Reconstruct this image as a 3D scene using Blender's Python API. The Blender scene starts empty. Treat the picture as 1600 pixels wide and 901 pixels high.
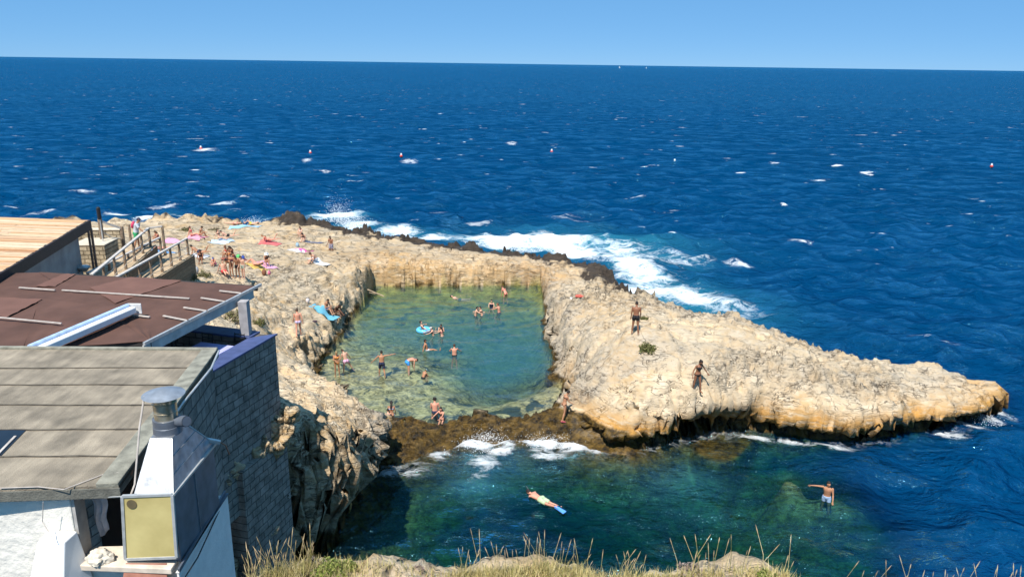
import bpy, bmesh, math, random
import numpy as np
from mathutils import Vector, Matrix
random.seed(7); rng = np.random.default_rng(11)
R = math.radians
SC = bpy.context.scene
COL = SC.collection

# ------------------------------------------------------------------ camera, sky, sun, exposure
CAM_H = 19.0
FPX = 1200.0
PITCH = math.atan((450.5 - 99.5) / FPX); ROLL = 0.0140
X0 = Vector((1, 0, 0)); F0 = Vector((0, math.cos(PITCH), -math.sin(PITCH))); U0 = Vector((0, math.sin(PITCH), math.cos(PITCH)))
CR = X0 * math.cos(ROLL) + U0 * math.sin(ROLL); CU = U0 * math.cos(ROLL) - X0 * math.sin(ROLL)
cd = bpy.data.cameras.new('camera'); cam = bpy.data.objects.new('camera', cd); COL.objects.link(cam)
cd.sensor_width = 36; cd.lens = 36 * FPX / 1600; cd.clip_start = 0.1; cd.clip_end = 90000
m4 = Matrix((CR, CU, -F0)).transposed().to_4x4(); m4.translation = (0, 0, CAM_H); cam.matrix_world = m4
SC.camera = cam

SUN_AZ = R(20)      # how far left of straight behind the camera
SUN_EL = R(58)
sdir = Vector((-math.sin(SUN_AZ) * math.cos(SUN_EL), -math.cos(SUN_AZ) * math.cos(SUN_EL), math.sin(SUN_EL)))
sl = bpy.data.lights.new('sun', 'SUN'); sl.energy = 5.0; sl.angle = R(0.53); sl.color = (1.0, 0.955, 0.88)
so = bpy.data.objects.new('sun', sl); COL.objects.link(so)
so.rotation_euler = sdir.to_track_quat('Z', 'Y').to_euler()
W = bpy.data.worlds.new('World'); SC.world = W; W.use_nodes = True
wn = W.node_tree.nodes; wl = W.node_tree.links
sky = wn.new('ShaderNodeTexSky'); sky.sky_type = 'NISHITA'; sky.sun_disc = False
sky.sun_elevation = SUN_EL; sky.sun_rotation = math.atan2(sdir.x, sdir.y)
sky.altitude = 4000; sky.air_density = 0.7; sky.dust_density = 0.0; sky.ozone_density = 6.0
clear = wn.new('ShaderNodeMix'); clear.data_type = 'RGBA'; clear.inputs[0].default_value = .72      # an even, clear blue over the physical sky
clear.inputs[7].default_value = (1.35, 3.95, 7.4, 1); wl.new(sky.outputs[0], clear.inputs[6])
wl.new(clear.outputs[2], wn['Background'].inputs[0]); wn['Background'].inputs[1].default_value = 0.084
SC.view_settings.view_transform = 'Standard'; SC.view_settings.look = 'None'
SC.view_settings.exposure = 0.45; SC.view_settings.gamma = 1.0; SC.view_settings.use_curve_mapping = False
SC.render.engine = 'CYCLES'
SC.cycles.use_denoising = True; SC.cycles.denoiser = 'OPENIMAGEDENOISE'
SC.cycles.max_bounces = 8; SC.cycles.transparent_max_bounces = 12; SC.cycles.caustics_reflective = False; SC.cycles.caustics_refractive = False

# ------------------------------------------------------------------ finding places
def ray(px, py):
    return F0 + CR * ((px - 800) / FPX) - CU * ((py - 450.5) / FPX)
def P(px, py, z):
    d = ray(px, py); t = (z - CAM_H) / d.z
    return Vector((d.x * t, d.y * t, z))
def PY(px, py, y):
    d = ray(px, py); t = y / d.y
    return Vector((d.x * t, y, CAM_H + d.z * t))
def V(*a): return Vector(a)

# ------------------------------------------------------------------ noise
def _h(ix, iy, iz, s):
    h = (ix.astype(np.int64) * 374761393 + iy.astype(np.int64) * 668265263 + iz.astype(np.int64) * 2147483647 + s * 974634541) & 0xFFFFFFFF
    h = ((h ^ (h >> 13)) * 1274126177) & 0xFFFFFFFF
    h = ((h ^ (h >> 16)) * 2246822519) & 0xFFFFFFFF
    return ((h ^ (h >> 15)) & 0xFFFFFF) / float(0xFFFFFF)
def vnoise(p, s=0):
    i = np.floor(p).astype(np.int64); f = p - i
    f = f * f * f * (f * (f * 6 - 15) + 10)
    r = 0
    for a in (0, 1):
        wa = f[:, 0] if a else 1 - f[:, 0]
        for b in (0, 1):
            wb = f[:, 1] if b else 1 - f[:, 1]
            for c in (0, 1):
                wc = f[:, 2] if c else 1 - f[:, 2]
                r = r + wa * wb * wc * _h(i[:, 0] + a, i[:, 1] + b, i[:, 2] + c, s)
    return r * 2 - 1
def fbm(p, o=4, s=0, g=0.5, l=2.03):
    a = 1; t = 0; n = 0
    for k in range(o):
        t = t + a * vnoise(p, s + k * 17); n += a; a *= g; p = p * l + 3.7
    return t / n
def ridged(p, o=4, s=0):
    a = 1; t = 0; n = 0
    for k in range(o):
        t = t + a * (1 - np.abs(vnoise(p, s + k * 13)) * 2); n += a; a *= .5; p = p * 2.1 + 1.9
    return t / n
def voro(p, s=0):
    i = np.floor(p).astype(np.int64)
    f1 = np.full(len(p), 9.); f2 = np.full(len(p), 9.); idv = np.zeros(len(p)); off = np.zeros_like(p)
    for a in (-1, 0, 1):
        for b in (-1, 0, 1):
            for c in (-1, 0, 1):
                j = i + np.array((a, b, c))
                q = np.stack([j[:, k] + _h(j[:, 0], j[:, 1], j[:, 2], s + 5 + k) for k in range(3)], 1)
                d = np.sqrt(((q - p) ** 2).sum(1))
                n1 = d < f1; off = np.where(n1[:, None], p - q, off)
                f2 = np.where(n1, f1, np.minimum(f2, d))
                idv = np.where(n1, _h(j[:, 0], j[:, 1], j[:, 2], s + 40), idv)
                f1 = np.where(n1, d, f1)
    a_ = idv * 6.2832 * 7; tl = off[:, 0] * np.cos(a_) + off[:, 1] * np.sin(a_)
    return f1, f2, idv, tl
def sst(a, b, x):
    t = np.clip((x - a) / (b - a), 0, 1); return t * t * (3 - 2 * t)
def p3(x, y, z=None): return np.stack([x, y, np.zeros_like(x) if z is None else z], 1)

# ------------------------------------------------------------------ materials
def nodes_of(m):
    m.use_nodes = True; t = m.node_tree
    return t, t.nodes, t.links, t.nodes['Principled BSDF']
MATS = {}
def mat(name, col, rough=0.7, metal=0.0, var=0.12, scale=6.0, bump=0.0, bscale=30.0, spec=0.4, col2=None, detail=5):
    """plain surface with a little mottling of its own colour and an optional fine bump"""
    if name in MATS: return MATS[name]
    m = bpy.data.materials.new(name); t, n, l, b = nodes_of(m)
    tc = n.new('ShaderNodeTexCoord')
    nz = n.new('ShaderNodeTexNoise'); nz.inputs['Scale'].default_value = scale; nz.inputs['Detail'].default_value = detail
    l.new(tc.outputs['Object'], nz.inputs['Vector'])
    mx = n.new('ShaderNodeMix'); mx.data_type = 'RGBA'
    c2 = col2 or tuple(c * (1 - var * 2) for c in col)
    mx.inputs[6].default_value = (*c2, 1); mx.inputs[7].default_value = (*[min(1, c * (1 + var)) for c in col], 1)
    rp = n.new('ShaderNodeMapRange'); rp.inputs[1].default_value = .3; rp.inputs[2].default_value = .7
    l.new(nz.outputs['Fac'], rp.inputs[0]); l.new(rp.outputs[0], mx.inputs[0]); l.new(mx.outputs[2], b.inputs['Base Color'])
    b.inputs['Roughness'].default_value = rough; b.inputs['Metallic'].default_value = metal
    b.inputs['Specular IOR Level'].default_value = spec
    if bump:
        n2 = n.new('ShaderNodeTexNoise'); n2.inputs['Scale'].default_value = bscale; n2.inputs['Detail'].default_value = 6
        l.new(tc.outputs['Object'], n2.inputs['Vector'])
        bp = n.new('ShaderNodeBump'); bp.inputs['Strength'].default_value = bump; bp.inputs['Distance'].default_value = .03
        l.new(n2.outputs['Fac'], bp.inputs['Height']); l.new(bp.outputs[0], b.inputs['Normal'])
    MATS[name] = m
    return m

def rock_material():
    m = bpy.data.materials.new('limestone'); t, n, l, b = nodes_of(m)
    geo = n.new('ShaderNodeNewGeometry')
    def noise(sc, det=6, rough=.6, vec=None, dist=0):
        k = n.new('ShaderNodeTexNoise'); k.inputs['Scale'].default_value = sc; k.inputs['Detail'].default_value = det
        k.inputs['Roughness'].default_value = rough; k.inputs['Distortion'].default_value = dist
        l.new(vec if vec is not None else geo.outputs['Position'], k.inputs['Vector']); return k.outputs['Fac']
    def rng_(x, a, b_, c=0., d=1.):
        k = n.new('ShaderNodeMapRange'); k.inputs[1].default_value = a; k.inputs[2].default_value = b_; k.inputs[3].default_value = c; k.inputs[4].default_value = d
        l.new(x, k.inputs[0]); return k.outputs[0]
    def mixc(f, c1, c2):
        k = n.new('ShaderNodeMix'); k.data_type = 'RGBA'
        l.new(f, k.inputs[0]) if not isinstance(f, float) else setattr(k.inputs[0], 'default_value', f)
        for s, c in ((6, c1), (7, c2)):
            if isinstance(c, tuple): k.inputs[s].default_value = (*c, 1)
            else: l.new(c, k.inputs[s])
        return k.outputs[2]
    def math_(op, a, b_=None):
        k = n.new('ShaderNodeMath'); k.operation = op
        for i, v in enumerate((a, b_)):
            if v is None: continue
            if isinstance(v, (int, float)): k.inputs[i].default_value = v
            else: l.new(v, k.inputs[i])
        return k.outputs[0]
    def attr(nm):
        k = n.new('ShaderNodeAttribute'); k.attribute_name = nm; return k.outputs['Fac']
    mp = n.new('ShaderNodeMapping'); mp.inputs['Scale'].default_value = (1, 1, 4.0); mp.inputs['Rotation'].default_value = (R(6), R(-5), 0)
    l.new(geo.outputs['Position'], mp.inputs[0])
    strata = noise(1.3, 7, .65, mp.outputs[0], .6)
    big = noise(.22, 4, .55); mid = noise(1.1, 7, .62, None, .4); fine = noise(7, 6, .7)
    # base cream with tan and grey areas
    c = mixc(rng_(mid, .35, .65), ROCK_A, ROCK_B)
    c = mixc(math_('MULTIPLY', rng_(big, .45, .62), rng_(strata, .42, .6)), c, ROCK_OCHRE)
    c = mixc(math_('MULTIPLY', attr('grey'), rng_(mid, .3, .6, .3, 1.)), c, ROCK_GREY)
    cg = rng_(attr('craggy'), .08, .75, .22, 1.)
    c = mixc(math_('MULTIPLY', cg, math_('MULTIPLY', rng_(fine, .56, .66), rng_(mid, .40, .60, .10, .85))), c, (.17, .125, .08))
    mb_ = n.new('ShaderNodeMapping'); mb_.inputs['Scale'].default_value = (.45, 1.5, 4.5); mb_.inputs['Rotation'].default_value = (R(8), R(-6), R(8)); l.new(geo.outputs['Position'], mb_.inputs[0])
    bed_ = noise(1.0, 5, .62, mb_.outputs[0], .5)
    line = rng_(math_('ABSOLUTE', math_('SUBTRACT', bed_, .5)), .004, .022, 1., 0.)
    line2 = rng_(math_('ABSOLUTE', math_('SUBTRACT', noise(.62, 5, .6, None, .8), .5)), .003, .012, 1., 0.)
    line = math_('MAXIMUM', math_('MULTIPLY', line, math_('MULTIPLY', cg, rng_(mid, .40, .58))), math_('MULTIPLY', line2, rng_(mid, .42, .60)))
    c = mixc(math_('MULTIPLY', line, .85), c, (.085, .06, .04))
    c = mixc(math_('MULTIPLY', attr('ochre'), rng_(strata, .38, .52, .25, 1.)), c, ROCK_ORANGE)
    # dark salt crust on the seaward rim
    c = mixc(rng_(math_('ADD', attr('crust'), math_('MULTIPLY', math_('SUBTRACT', mid, .5), 1.5)), .4, .75), c, ROCK_CRUST)
    # weed and algae in the splash zone
    wz = math_('ADD', attr('weed'), math_('MULTIPLY', math_('SUBTRACT', mid, .5), .9))
    weedcol = mixc(rng_(noise(2.4, 8, .7), .38, .62), (.018, .013, .007), (.15, .088, .018))
    c = mixc(rng_(wz, .35, .62), c, weedcol)
    # bed of the pool and the bay
    sand = mixc(rng_(noise(1.9, 9, .72, None, 1.2), .40, .60), (.13, .11, .045), (.52, .43, .21))
    sand = mixc(attr('yellow'), sand, mixc(rng_(noise(1.2, 7, .65), .36, .62), (.10, .10, .022), (.40, .32, .06)))
    sand = mixc(rng_(math_('ADD', noise(.62, 7, .68, None, .5), math_('MULTIPLY', attr('patch'), .07)), .57, .63), sand, (.035, .045, .03))
    c = mixc(attr('bed'), c, sand)
    l.new(c, b.inputs['Base Color'])
    l.new(rng_(wz, .35, .62, .9, .42), b.inputs['Roughness']); b.inputs['Specular IOR Level'].default_value = .3
    vo = n.new('ShaderNodeTexVoronoi'); vo.feature = 'DISTANCE_TO_EDGE'; vo.inputs['Scale'].default_value = 1.7
    wv = n.new('ShaderNodeVectorMath'); wv.operation = 'MULTIPLY_ADD'
    nv = n.new('ShaderNodeTexNoise'); nv.inputs['Scale'].default_value = 2.0; nv.inputs['Detail'].default_value = 4
    l.new(mp.outputs[0], nv.inputs['Vector']); l.new(nv.outputs['Color'], wv.inputs[0]); wv.inputs[1].default_value = (.9, .9, .9); l.new(mp.outputs[0], wv.inputs[2])
    l.new(wv.outputs[0], vo.inputs['Vector'])
    crack = math_('MULTIPLY', line, -1.6)
    hgt = math_('ADD', math_('MULTIPLY', strata, math_('MULTIPLY', cg, 1.25)), math_('ADD', math_('MULTIPLY', fine, math_('MULTIPLY', cg, .38)), math_('MULTIPLY', crack, .25)))
    bp = n.new('ShaderNodeBump'); bp.inputs['Strength'].default_value = .9; bp.inputs['Distance'].default_value = .17
    l.new(hgt, bp.inputs['Height']); l.new(bp.outputs[0], b.inputs['Normal'])
    return m
ROCK_A = (.49, .365, .22); ROCK_B = (.69, .56, .39); ROCK_OCHRE = (.48, .31, .14); ROCK_GREY = (.36, .31, .245); ROCK_ORANGE = (.46, .24, .06); ROCK_CRUST = (.055, .042, .032)

def water_material(name, pool):
    m = bpy.data.materials.new(name); m.use_nodes = True; t = m.node_tree; n = t.nodes; l = t.links
    n.remove(n['Principled BSDF']); out = n['Material Output']
    geo = n.new('ShaderNodeNewGeometry')
    def attr(nm):
        k = n.new('ShaderNodeAttribute'); k.attribute_name = nm; return k.outputs['Fac']
    def math_(op, a, b_=None, clamp=False):
        k = n.new('ShaderNodeMath'); k.operation = op; k.use_clamp = clamp
        for i, v in enumerate((a, b_)):
            if v is None: continue
            if isinstance(v, (int, float)): k.inputs[i].default_value = v
            else: l.new(v, k.inputs[i])
        return k.outputs[0]
    def rng_(x, a, b_, c=0., d=1.):
        k = n.new('ShaderNodeMapRange'); k.inputs[1].default_value = a; k.inputs[2].default_value = b_; k.inputs[3].default_value = c; k.inputs[4].default_value = d
        l.new(x, k.inputs[0]); return k.outputs[0]
    def noise(sc, det=6, rough=.6, vec=None, dist=0):
        k = n.new('ShaderNodeTexNoise'); k.inputs['Scale'].default_value = sc; k.inputs['Detail'].default_value = det
        k.inputs['Roughness'].default_value = rough; k.inputs['Distortion'].default_value = dist
        l.new(vec if vec is not None else geo.outputs['Position'], k.inputs['Vector']); return k.outputs['Fac']
    dep = attr('depth')
    kk = (.42, .16, .20) if not pool else (.26, .092, .108)
    tr = n.new('ShaderNodeCombineColor')
    milky = math_('EXPONENT', math_('MULTIPLY', math_('MAXIMUM', math_('SUBTRACT', dep, .6), 0.), -.6 if pool else -.0))
    for i in range(3):
        l.new(math_('MULTIPLY', milky, math_('MULTIPLY', math_('EXPONENT', math_('MULTIPLY', dep, -kk[i] * 1.25)), rng_(dep, 4., 6.5, 1., 0.))), tr.inputs[i])
    body = n.new('ShaderNodeMix'); body.data_type = 'RGBA'
    body.inputs[6].default_value = (*((.0003, .012, .026) if not pool else (.020, .094, .104)), 1)
    body.inputs[7].default_value = (*SEA_BODY, 1)
    if pool: body.inputs[0].default_value = 0
    else: l.new(attr('offshore'), body.inputs[0])
    tb = n.new("ShaderNodeMix"); tb.data_type = "RGBA"; l.new(attr("turb"), tb.inputs[0]); l.new(body.outputs[2], tb.inputs[6]); tb.inputs[7].default_value = (.03, .22, .30, 1)
    inv = n.new('ShaderNodeMix'); inv.data_type = 'RGBA'; inv.blend_type = 'MULTIPLY'; inv.inputs[0].default_value = 1
    one = n.new('ShaderNodeVectorMath'); one.operation = 'SUBTRACT'; one.inputs[0].default_value = (1, 1, 1); l.new(tr.outputs[0], one.inputs[1])
    l.new(tb.outputs[2], inv.inputs[6]); l.new(one.outputs[0], inv.inputs[7])
    # ripples too small for the mesh
    mp = n.new('ShaderNodeMapping'); mp.inputs['Scale'].default_value = (.62, 1.0, 1); mp.inputs['Rotation'].default_value = (0, 0, R(-12))
    l.new(geo.outputs['Position'], mp.inputs[0])
    n1 = noise(1.1, 5, .6, mp.outputs[0], .3); n2 = noise(.22, 6, .62, mp.outputs[0], .2)
    gust = rng_(noise(.02, 3, .5), .35, .65, .55, 1.25)
    hh = math_('ADD', math_('MULTIPLY', n1, gust), math_('MULTIPLY', n2, 2.6 if not pool else .4))
    bp = n.new('ShaderNodeBump'); bp.inputs['Strength'].default_value = .9 if not pool else .3; bp.inputs['Distance'].default_value = .9 if not pool else .25
    l.new(hh, bp.inputs['Height'])
    df = n.new('ShaderNodeBsdfDiffuse'); l.new(inv.outputs[2], df.inputs[0]); l.new(bp.outputs[0], df.inputs['Normal'])
    tp = n.new('ShaderNodeBsdfTransparent'); l.new(tr.outputs[0], tp.inputs[0])
    add = n.new('ShaderNodeAddShader'); l.new(df.outputs[0], add.inputs[0]); l.new(tp.outputs[0], add.inputs[1])
    gl = n.new('ShaderNodeBsdfGlossy'); gl.inputs['Roughness'].default_value = .07; gl.inputs[0].default_value = (.30, .79, 1.0, 1) if not pool else (.75, .92, 1, 1); l.new(bp.outputs[0], gl.inputs['Normal'])
    fr = n.new('ShaderNodeFresnel'); fr.inputs[0].default_value = 1.33; l.new(bp.outputs[0], fr.inputs['Normal'])
    mg = n.new('ShaderNodeMapping'); mg.inputs['Scale'].default_value = (.24, .52, 1) if not pool else (.9, 1.6, 1); mg.inputs['Rotation'].default_value = (0, 0, R(-10)); l.new(geo.outputs['Position'], mg.inputs[0])
    slick = rng_(noise(1.0, 9, .74, mg.outputs[0], .35), .43, .58, .05 if not pool else .6, 2.0 if not pool else 1.4)      # wind-roughened against smoother facets
    fac = math_('MINIMUM', math_('MULTIPLY', math_('MINIMUM', math_('MULTIPLY', fr.outputs[0], .95), .36), slick), .6)
    mx = n.new('ShaderNodeMixShader'); l.new(fac, mx.inputs[0]); l.new(add.outputs[0], mx.inputs[1]); l.new(gl.outputs[0], mx.inputs[2])
    # foam
    mf = n.new('ShaderNodeMapping'); mf.inputs['Scale'].default_value = (.75, 1.1, 1); mf.inputs['Rotation'].default_value = (0, 0, R(-20))
    l.new(geo.outputs['Position'], mf.inputs[0])
    wv = n.new('ShaderNodeVectorMath'); wv.operation = 'MULTIPLY_ADD'
    nv = n.new('ShaderNodeTexNoise'); nv.inputs['Scale'].default_value = .5; nv.inputs['Detail'].default_value = 5
    l.new(mf.outputs[0], nv.inputs['Vector']); l.new(nv.outputs['Color'], wv.inputs[0]); wv.inputs[1].default_value = (2.6, 2.6, 0); l.new(mf.outputs[0], wv.inputs[2])
    fm = attr('foam')
    ra = math_('SUBTRACT', 1., math_('MULTIPLY', math_('ABSOLUTE', math_('SUBTRACT', noise(.55, 7, .66, wv.outputs[0]), .5)), 5.))
    rb_ = math_('SUBTRACT', 1., math_('MULTIPLY', math_('ABSOLUTE', math_('SUBTRACT', noise(1.5, 6, .68, wv.outputs[0]), .5)), 5.))
    patchy = noise(.35, 5, .6, mf.outputs[0], .6)
    net = math_('ADD', math_('MULTIPLY', ra, .55), math_('MULTIPLY', rb_, .45))
    lvl = math_('ADD', math_('MULTIPLY', net, .85), math_('MULTIPLY', math_('ADD', fm, math_('MULTIPLY', math_('SUBTRACT', patchy, .5), 1.1)), 1.05))
    ff = rng_(lvl, .95, 1.62)
    ff = math_('MULTIPLY', ff, rng_(fm, .04, .25))
    # small whitecaps far out
    mc = n.new('ShaderNodeMapping'); mc.inputs['Scale'].default_value = (.16, .34, 1); l.new(geo.outputs['Position'], mc.inputs[0])
    wc = rng_(math_('ADD', noise(1.0, 5, .62, mc.outputs[0]), math_('MULTIPLY', math_('SUBTRACT', noise(.02, 3, .5), .5), .10)), .665, .735)
    if not pool: ff = math_('MAXIMUM', ff, math_('MULTIPLY', wc, math_('MULTIPLY', attr('far'), .85)))
    ff = math_('MULTIPLY', ff, .96, True)
    fd = n.new('ShaderNodeBsdfDiffuse'); fd.inputs[0].default_value = (.80, .82, .83, 1)
    mx2 = n.new('ShaderNodeMixShader'); l.new(ff, mx2.inputs[0]); l.new(mx.outputs[0], mx2.inputs[1]); l.new(fd.outputs[0], mx2.inputs[2])
    l.new(mx2.outputs[0], out.inputs[0])
    return m
SEA_BODY = (.0004, .039, .114)

# ------------------------------------------------------------------ object helpers
def link(o, parent=None):
    COL.objects.link(o)
    if parent is not None: o.parent = parent
    return o
def tag(o, label=None, cat=None, group=None, kind=None):
    if label: o['label'] = label
    if cat: o['category'] = cat
    if group: o['group'] = group
    if kind: o['kind'] = kind
    return o
def empty(name, loc=(0, 0, 0), rz=0.0, label=None, cat=None, group=None):
    o = bpy.data.objects.new(name, None); o.empty_display_size = .2
    o.location = loc; o.rotation_euler = (0, 0, rz); COL.objects.link(o)
    return tag(o, label, cat, group)
def mesh_np(name, verts, faces, m, smooth=True, attrs=None):
    me = bpy.data.meshes.new(name); nv = len(verts); nf = len(faces); k = faces.shape[1]
    me.vertices.add(nv); me.vertices.foreach_set('co', np.asarray(verts, np.float32).ravel())
    me.loops.add(nf * k); me.loops.foreach_set('vertex_index', np.asarray(faces, np.int32).ravel())
    me.polygons.add(nf); me.polygons.foreach_set('loop_start', np.arange(0, nf * k, k, dtype=np.int32))
    try: me.polygons.foreach_set('loop_total', np.full(nf, k, np.int32))
    except Exception: pass
    me.polygons.foreach_set('use_smooth', np.full(nf, smooth, bool))
    me.update(calc_edges=True)
    for a, v in (attrs or {}).items():
        at = me.attributes.new(a, 'FLOAT', 'POINT'); at.data.foreach_set('value', np.asarray(v, np.float32))
    me.materials.append(m)
    return bpy.data.objects.new(name, me)
class MB:
    """collects boxes, prisms, tubes and lathes and links them as one mesh object"""
    def __init__(s): s.v = []; s.f = []
    def add(s, vs, fs):
        o = len(s.v); s.v += [tuple(v) for v in vs]; s.f += [tuple(i + o for i in f) for f in fs]; return s
    def hexa(s, c):  # 8 corners: bottom ring then top ring
        return s.add(c, [(3, 2, 1, 0), (4, 5, 6, 7), (0, 1, 5, 4), (1, 2, 6, 5), (2, 3, 7, 6), (3, 0, 4, 7)])
    def box(s, x0, x1, y0, y1, z0, z1):
        return s.hexa([(x0, y0, z0), (x1, y0, z0), (x1, y1, z0), (x0, y1, z0), (x0, y0, z1), (x1, y0, z1), (x1, y1, z1), (x0, y1, z1)])
    def bar(s, a, b, w, h, up=(0, 0, 1)):
        a = Vector(a); b = Vector(b); d = (b - a).normalized(); u = Vector(up)
        if abs(d.dot(u)) > .98: u = Vector((0, 1, 0))
        x = d.cross(u).normalized() * w / 2; y = x.cross(d).normalized() * h / 2
        return s.hexa([a - x - y, a + x - y, b + x - y, b - x - y, a - x + y, a + x + y, b + x + y, b - x + y])
    def slab(s, poly, z0, z1):
        """poly of 2D or 3D points; 3D points keep their own z as the top"""
        n = len(poly); top = [(p[0], p[1], (p[2] if len(p) > 2 else z1)) for p in poly]
        bot = [(p[0], p[1], (p[2] - (z1 - z0) if len(p) > 2 else z0)) for p in poly]
        return s.add(bot + top, [tuple(range(n - 1, -1, -1)), tuple(range(n, 2 * n))] + [(i, (i + 1) % n, n + (i + 1) % n, n + i) for i in range(n)])
    def tube(s, pts, rad, seg=8, cap=True):
        pts = [Vector(p) for p in pts]; n = len(pts)
        if isinstance(rad, (int, float)): rad = [rad] * n
        vs = []; fs = []; ref = None
        for i, p in enumerate(pts):
            d = (pts[min(i + 1, n - 1)] - pts[max(i - 1, 0)]).normalized()
            if ref is None:
                ref = Vector((0, 0, 1)) if abs(d.z) < .9 else Vector((1, 0, 0))
            x = d.cross(ref).normalized(); y = x.cross(d).normalized(); ref = y
            r = rad[i]; rx, ry = (r, r) if isinstance(r, (int, float)) else r
            vs += [p + x * (math.cos(2 * math.pi * k / seg) * rx) + y * (math.sin(2 * math.pi * k / seg) * ry) for k in range(seg)]
        for i in range(n - 1):
            for k in range(seg):
                fs.append((i * seg + k, i * seg + (k + 1) % seg, (i + 1) * seg + (k + 1) % seg, (i + 1) * seg + k))
        if cap: fs += [tuple(range(seg - 1, -1, -1)), tuple((n - 1) * seg + k for k in range(seg))]
        return s.add(vs, fs)
    def lathe(s, prof, c=(0, 0, 0), seg=20):
        vs = []; fs = []; n = len(prof)
        for r, z in prof:
            vs += [(c[0] + r * math.cos(2 * math.pi * k / seg), c[1] + r * math.sin(2 * math.pi * k / seg), c[2] + z) for k in range(seg)]
        for i in range(n - 1):
            for k in range(seg): fs.append((i * seg + k, i * seg + (k + 1) % seg, (i + 1) * seg + (k + 1) % seg, (i + 1) * seg + k))
        fs += [tuple(range(seg - 1, -1, -1)), tuple((n - 1) * seg + k for k in range(seg))]
        return s.add(vs, fs)
    def ball(s, c, r, seg=12, rings=8, rot=None):
        rx, ry, rz = (r, r, r) if isinstance(r, (int, float)) else r
        vs = []; fs = []
        for i in range(rings + 1):
            th = math.pi * (i + .001) / (rings + .002)
            for k in range(seg):
                ph = 2 * math.pi * k / seg
                q = Vector((rx * math.sin(th) * math.cos(ph), ry * math.sin(th) * math.sin(ph), rz * math.cos(th)))
                if rot: q = rot @ q
                vs.append(Vector(c) + q)
        for i in range(rings):
            for k in range(seg): fs.append((i * seg + k, (i + 1) * seg + k, (i + 1) * seg + (k + 1) % seg, i * seg + (k + 1) % seg))
        fs += [tuple(range(seg)), tuple(rings * seg + k for k in range(seg - 1, -1, -1))]
        return s.add(vs, fs)
    def mesh(s, name):
        me = bpy.data.meshes.new(name); me.from_pydata([tuple(v) for v in s.v], [], s.f); me.update(); return me
    def build(s, name, m, parent=None, smooth=False, bevel=0.0, world=None):
        me = s.mesh(name); me.materials.append(m)
        bm = bmesh.new(); bm.from_mesh(me); bmesh.ops.recalc_face_normals(bm, faces=bm.faces); bm.to_mesh(me); bm.free()
        if smooth:
            me.polygons.foreach_set('use_smooth', [True] * len(me.polygons))
            try: me.set_sharp_from_angle(angle=R(40))
            except Exception: pass
        o = bpy.data.objects.new(name, me); link(o, parent)
        if bevel:
            b = o.modifiers.new('bevel', 'BEVEL'); b.width = bevel; b.segments = 2; b.limit_method = 'ANGLE'
        return o

# ------------------------------------------------------------------ terrain
def pw(lst, push=0.0):
    out = []
    for px, py, z in lst:
        p = P(px, py, z)
        if push:
            h = Vector((p.x, p.y)).normalized(); p.x += h.x * push; p.y += h.y * push
        out.append((p.x, p.y))
    return out
coast_far = [(100, 347, 3), (200, 346, 3), (235, 345, 3), (262, 339, 3.3), (300, 340, 3.3), (335, 341, 3.2), (350, 347, 2.8), (400, 350, 2.8), (420, 343, 3.2), (450, 338, 3.6),
             (485, 341, 3.6), (505, 345, 3.3), (530, 352, 3), (560, 357, 2.8), (600, 366, 2.5), (640, 373, 2.2), (700, 381, 2), (760, 388, 1.9),
             (820, 394, 1.8), (880, 404, 1.7), (900, 409, 1.7), (930, 411, 2), (960, 419, 2.1), (975, 432, 2.2), (985, 447, 2.6), (1000, 463, 3.2), (1030, 475, 3.5), (1060, 482, 3.7),
             (1100, 488, 3.6), (1130, 491, 3.6), (1165, 500, 3.5), (1210, 512, 3.3), (1240, 525, 3.1), (1290, 540, 2.8), (1330, 552, 2.5), (1380, 557, 2.4),
             (1420, 556, 2.4), (1450, 562, 2.1), (1470, 574, 1.8), (1500, 581, 1.9), (1530, 586, 1.9), (1550, 596, 1.7), (1560, 608, 1.4)]
coast_near = []
for _a, _b, _c in [(1572, 628, 0), (1562, 642, 0), (1535, 655, 0), (1500, 667, 0), (1470, 677, 0), (1420, 683, 0), (1370, 690, 0), (1330, 695, 0), (1290, 694, 0), (1240, 690, 0), (1200, 684, 0),
              (1165, 680, 0), (1120, 686, 0), (1060, 690, 0), (1010, 700, 0), (985, 712, 0), (940, 708, 0), (900, 700, 0), (860, 696, 0), (800, 694, 0), (740, 700, 0), (700, 708, 0),
              (680, 712, 0), (640, 722, 0), (600, 730, 0), (572, 737, 0), (566, 762, 0), (556, 785, 0)]:
    coast_near.append((_a, _b - 5 * min(1, max(0, (_a - 1000) / 60)) * min(1, max(0, (1500 - _a) / 80)), 0))
SEA_POLY = np.array([(-70, 92)] + pw(coast_far, 1.3) + pw(coast_near) + [(-7.3, 29.0), (-7.6, 27.3), (-8.5, 25.6), (-9.4, 23), (-10, 18), (-8, 14), (-3, 13), (20, 12), (60, 6), (60, -20), (-70, -20)])
pool_px = [(584, 447), (640, 447), (700, 447), (760, 446), (847, 446), (849, 470), (851, 500), (857, 530), (862, 560), (864, 585), (882, 606), (874, 628), (850, 646), (800, 652), (760, 655),
           (690, 661), (640, 662), (604, 668), (575, 675), (535, 655), (505, 620), (494, 584), (512, 552), (528, 527), (545, 502), (563, 478), (576, 458)]
POOL_Z = 0.40
POOL_POLY = np.array(pw([(a, b, POOL_Z) for a, b in pool_px]))
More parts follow.
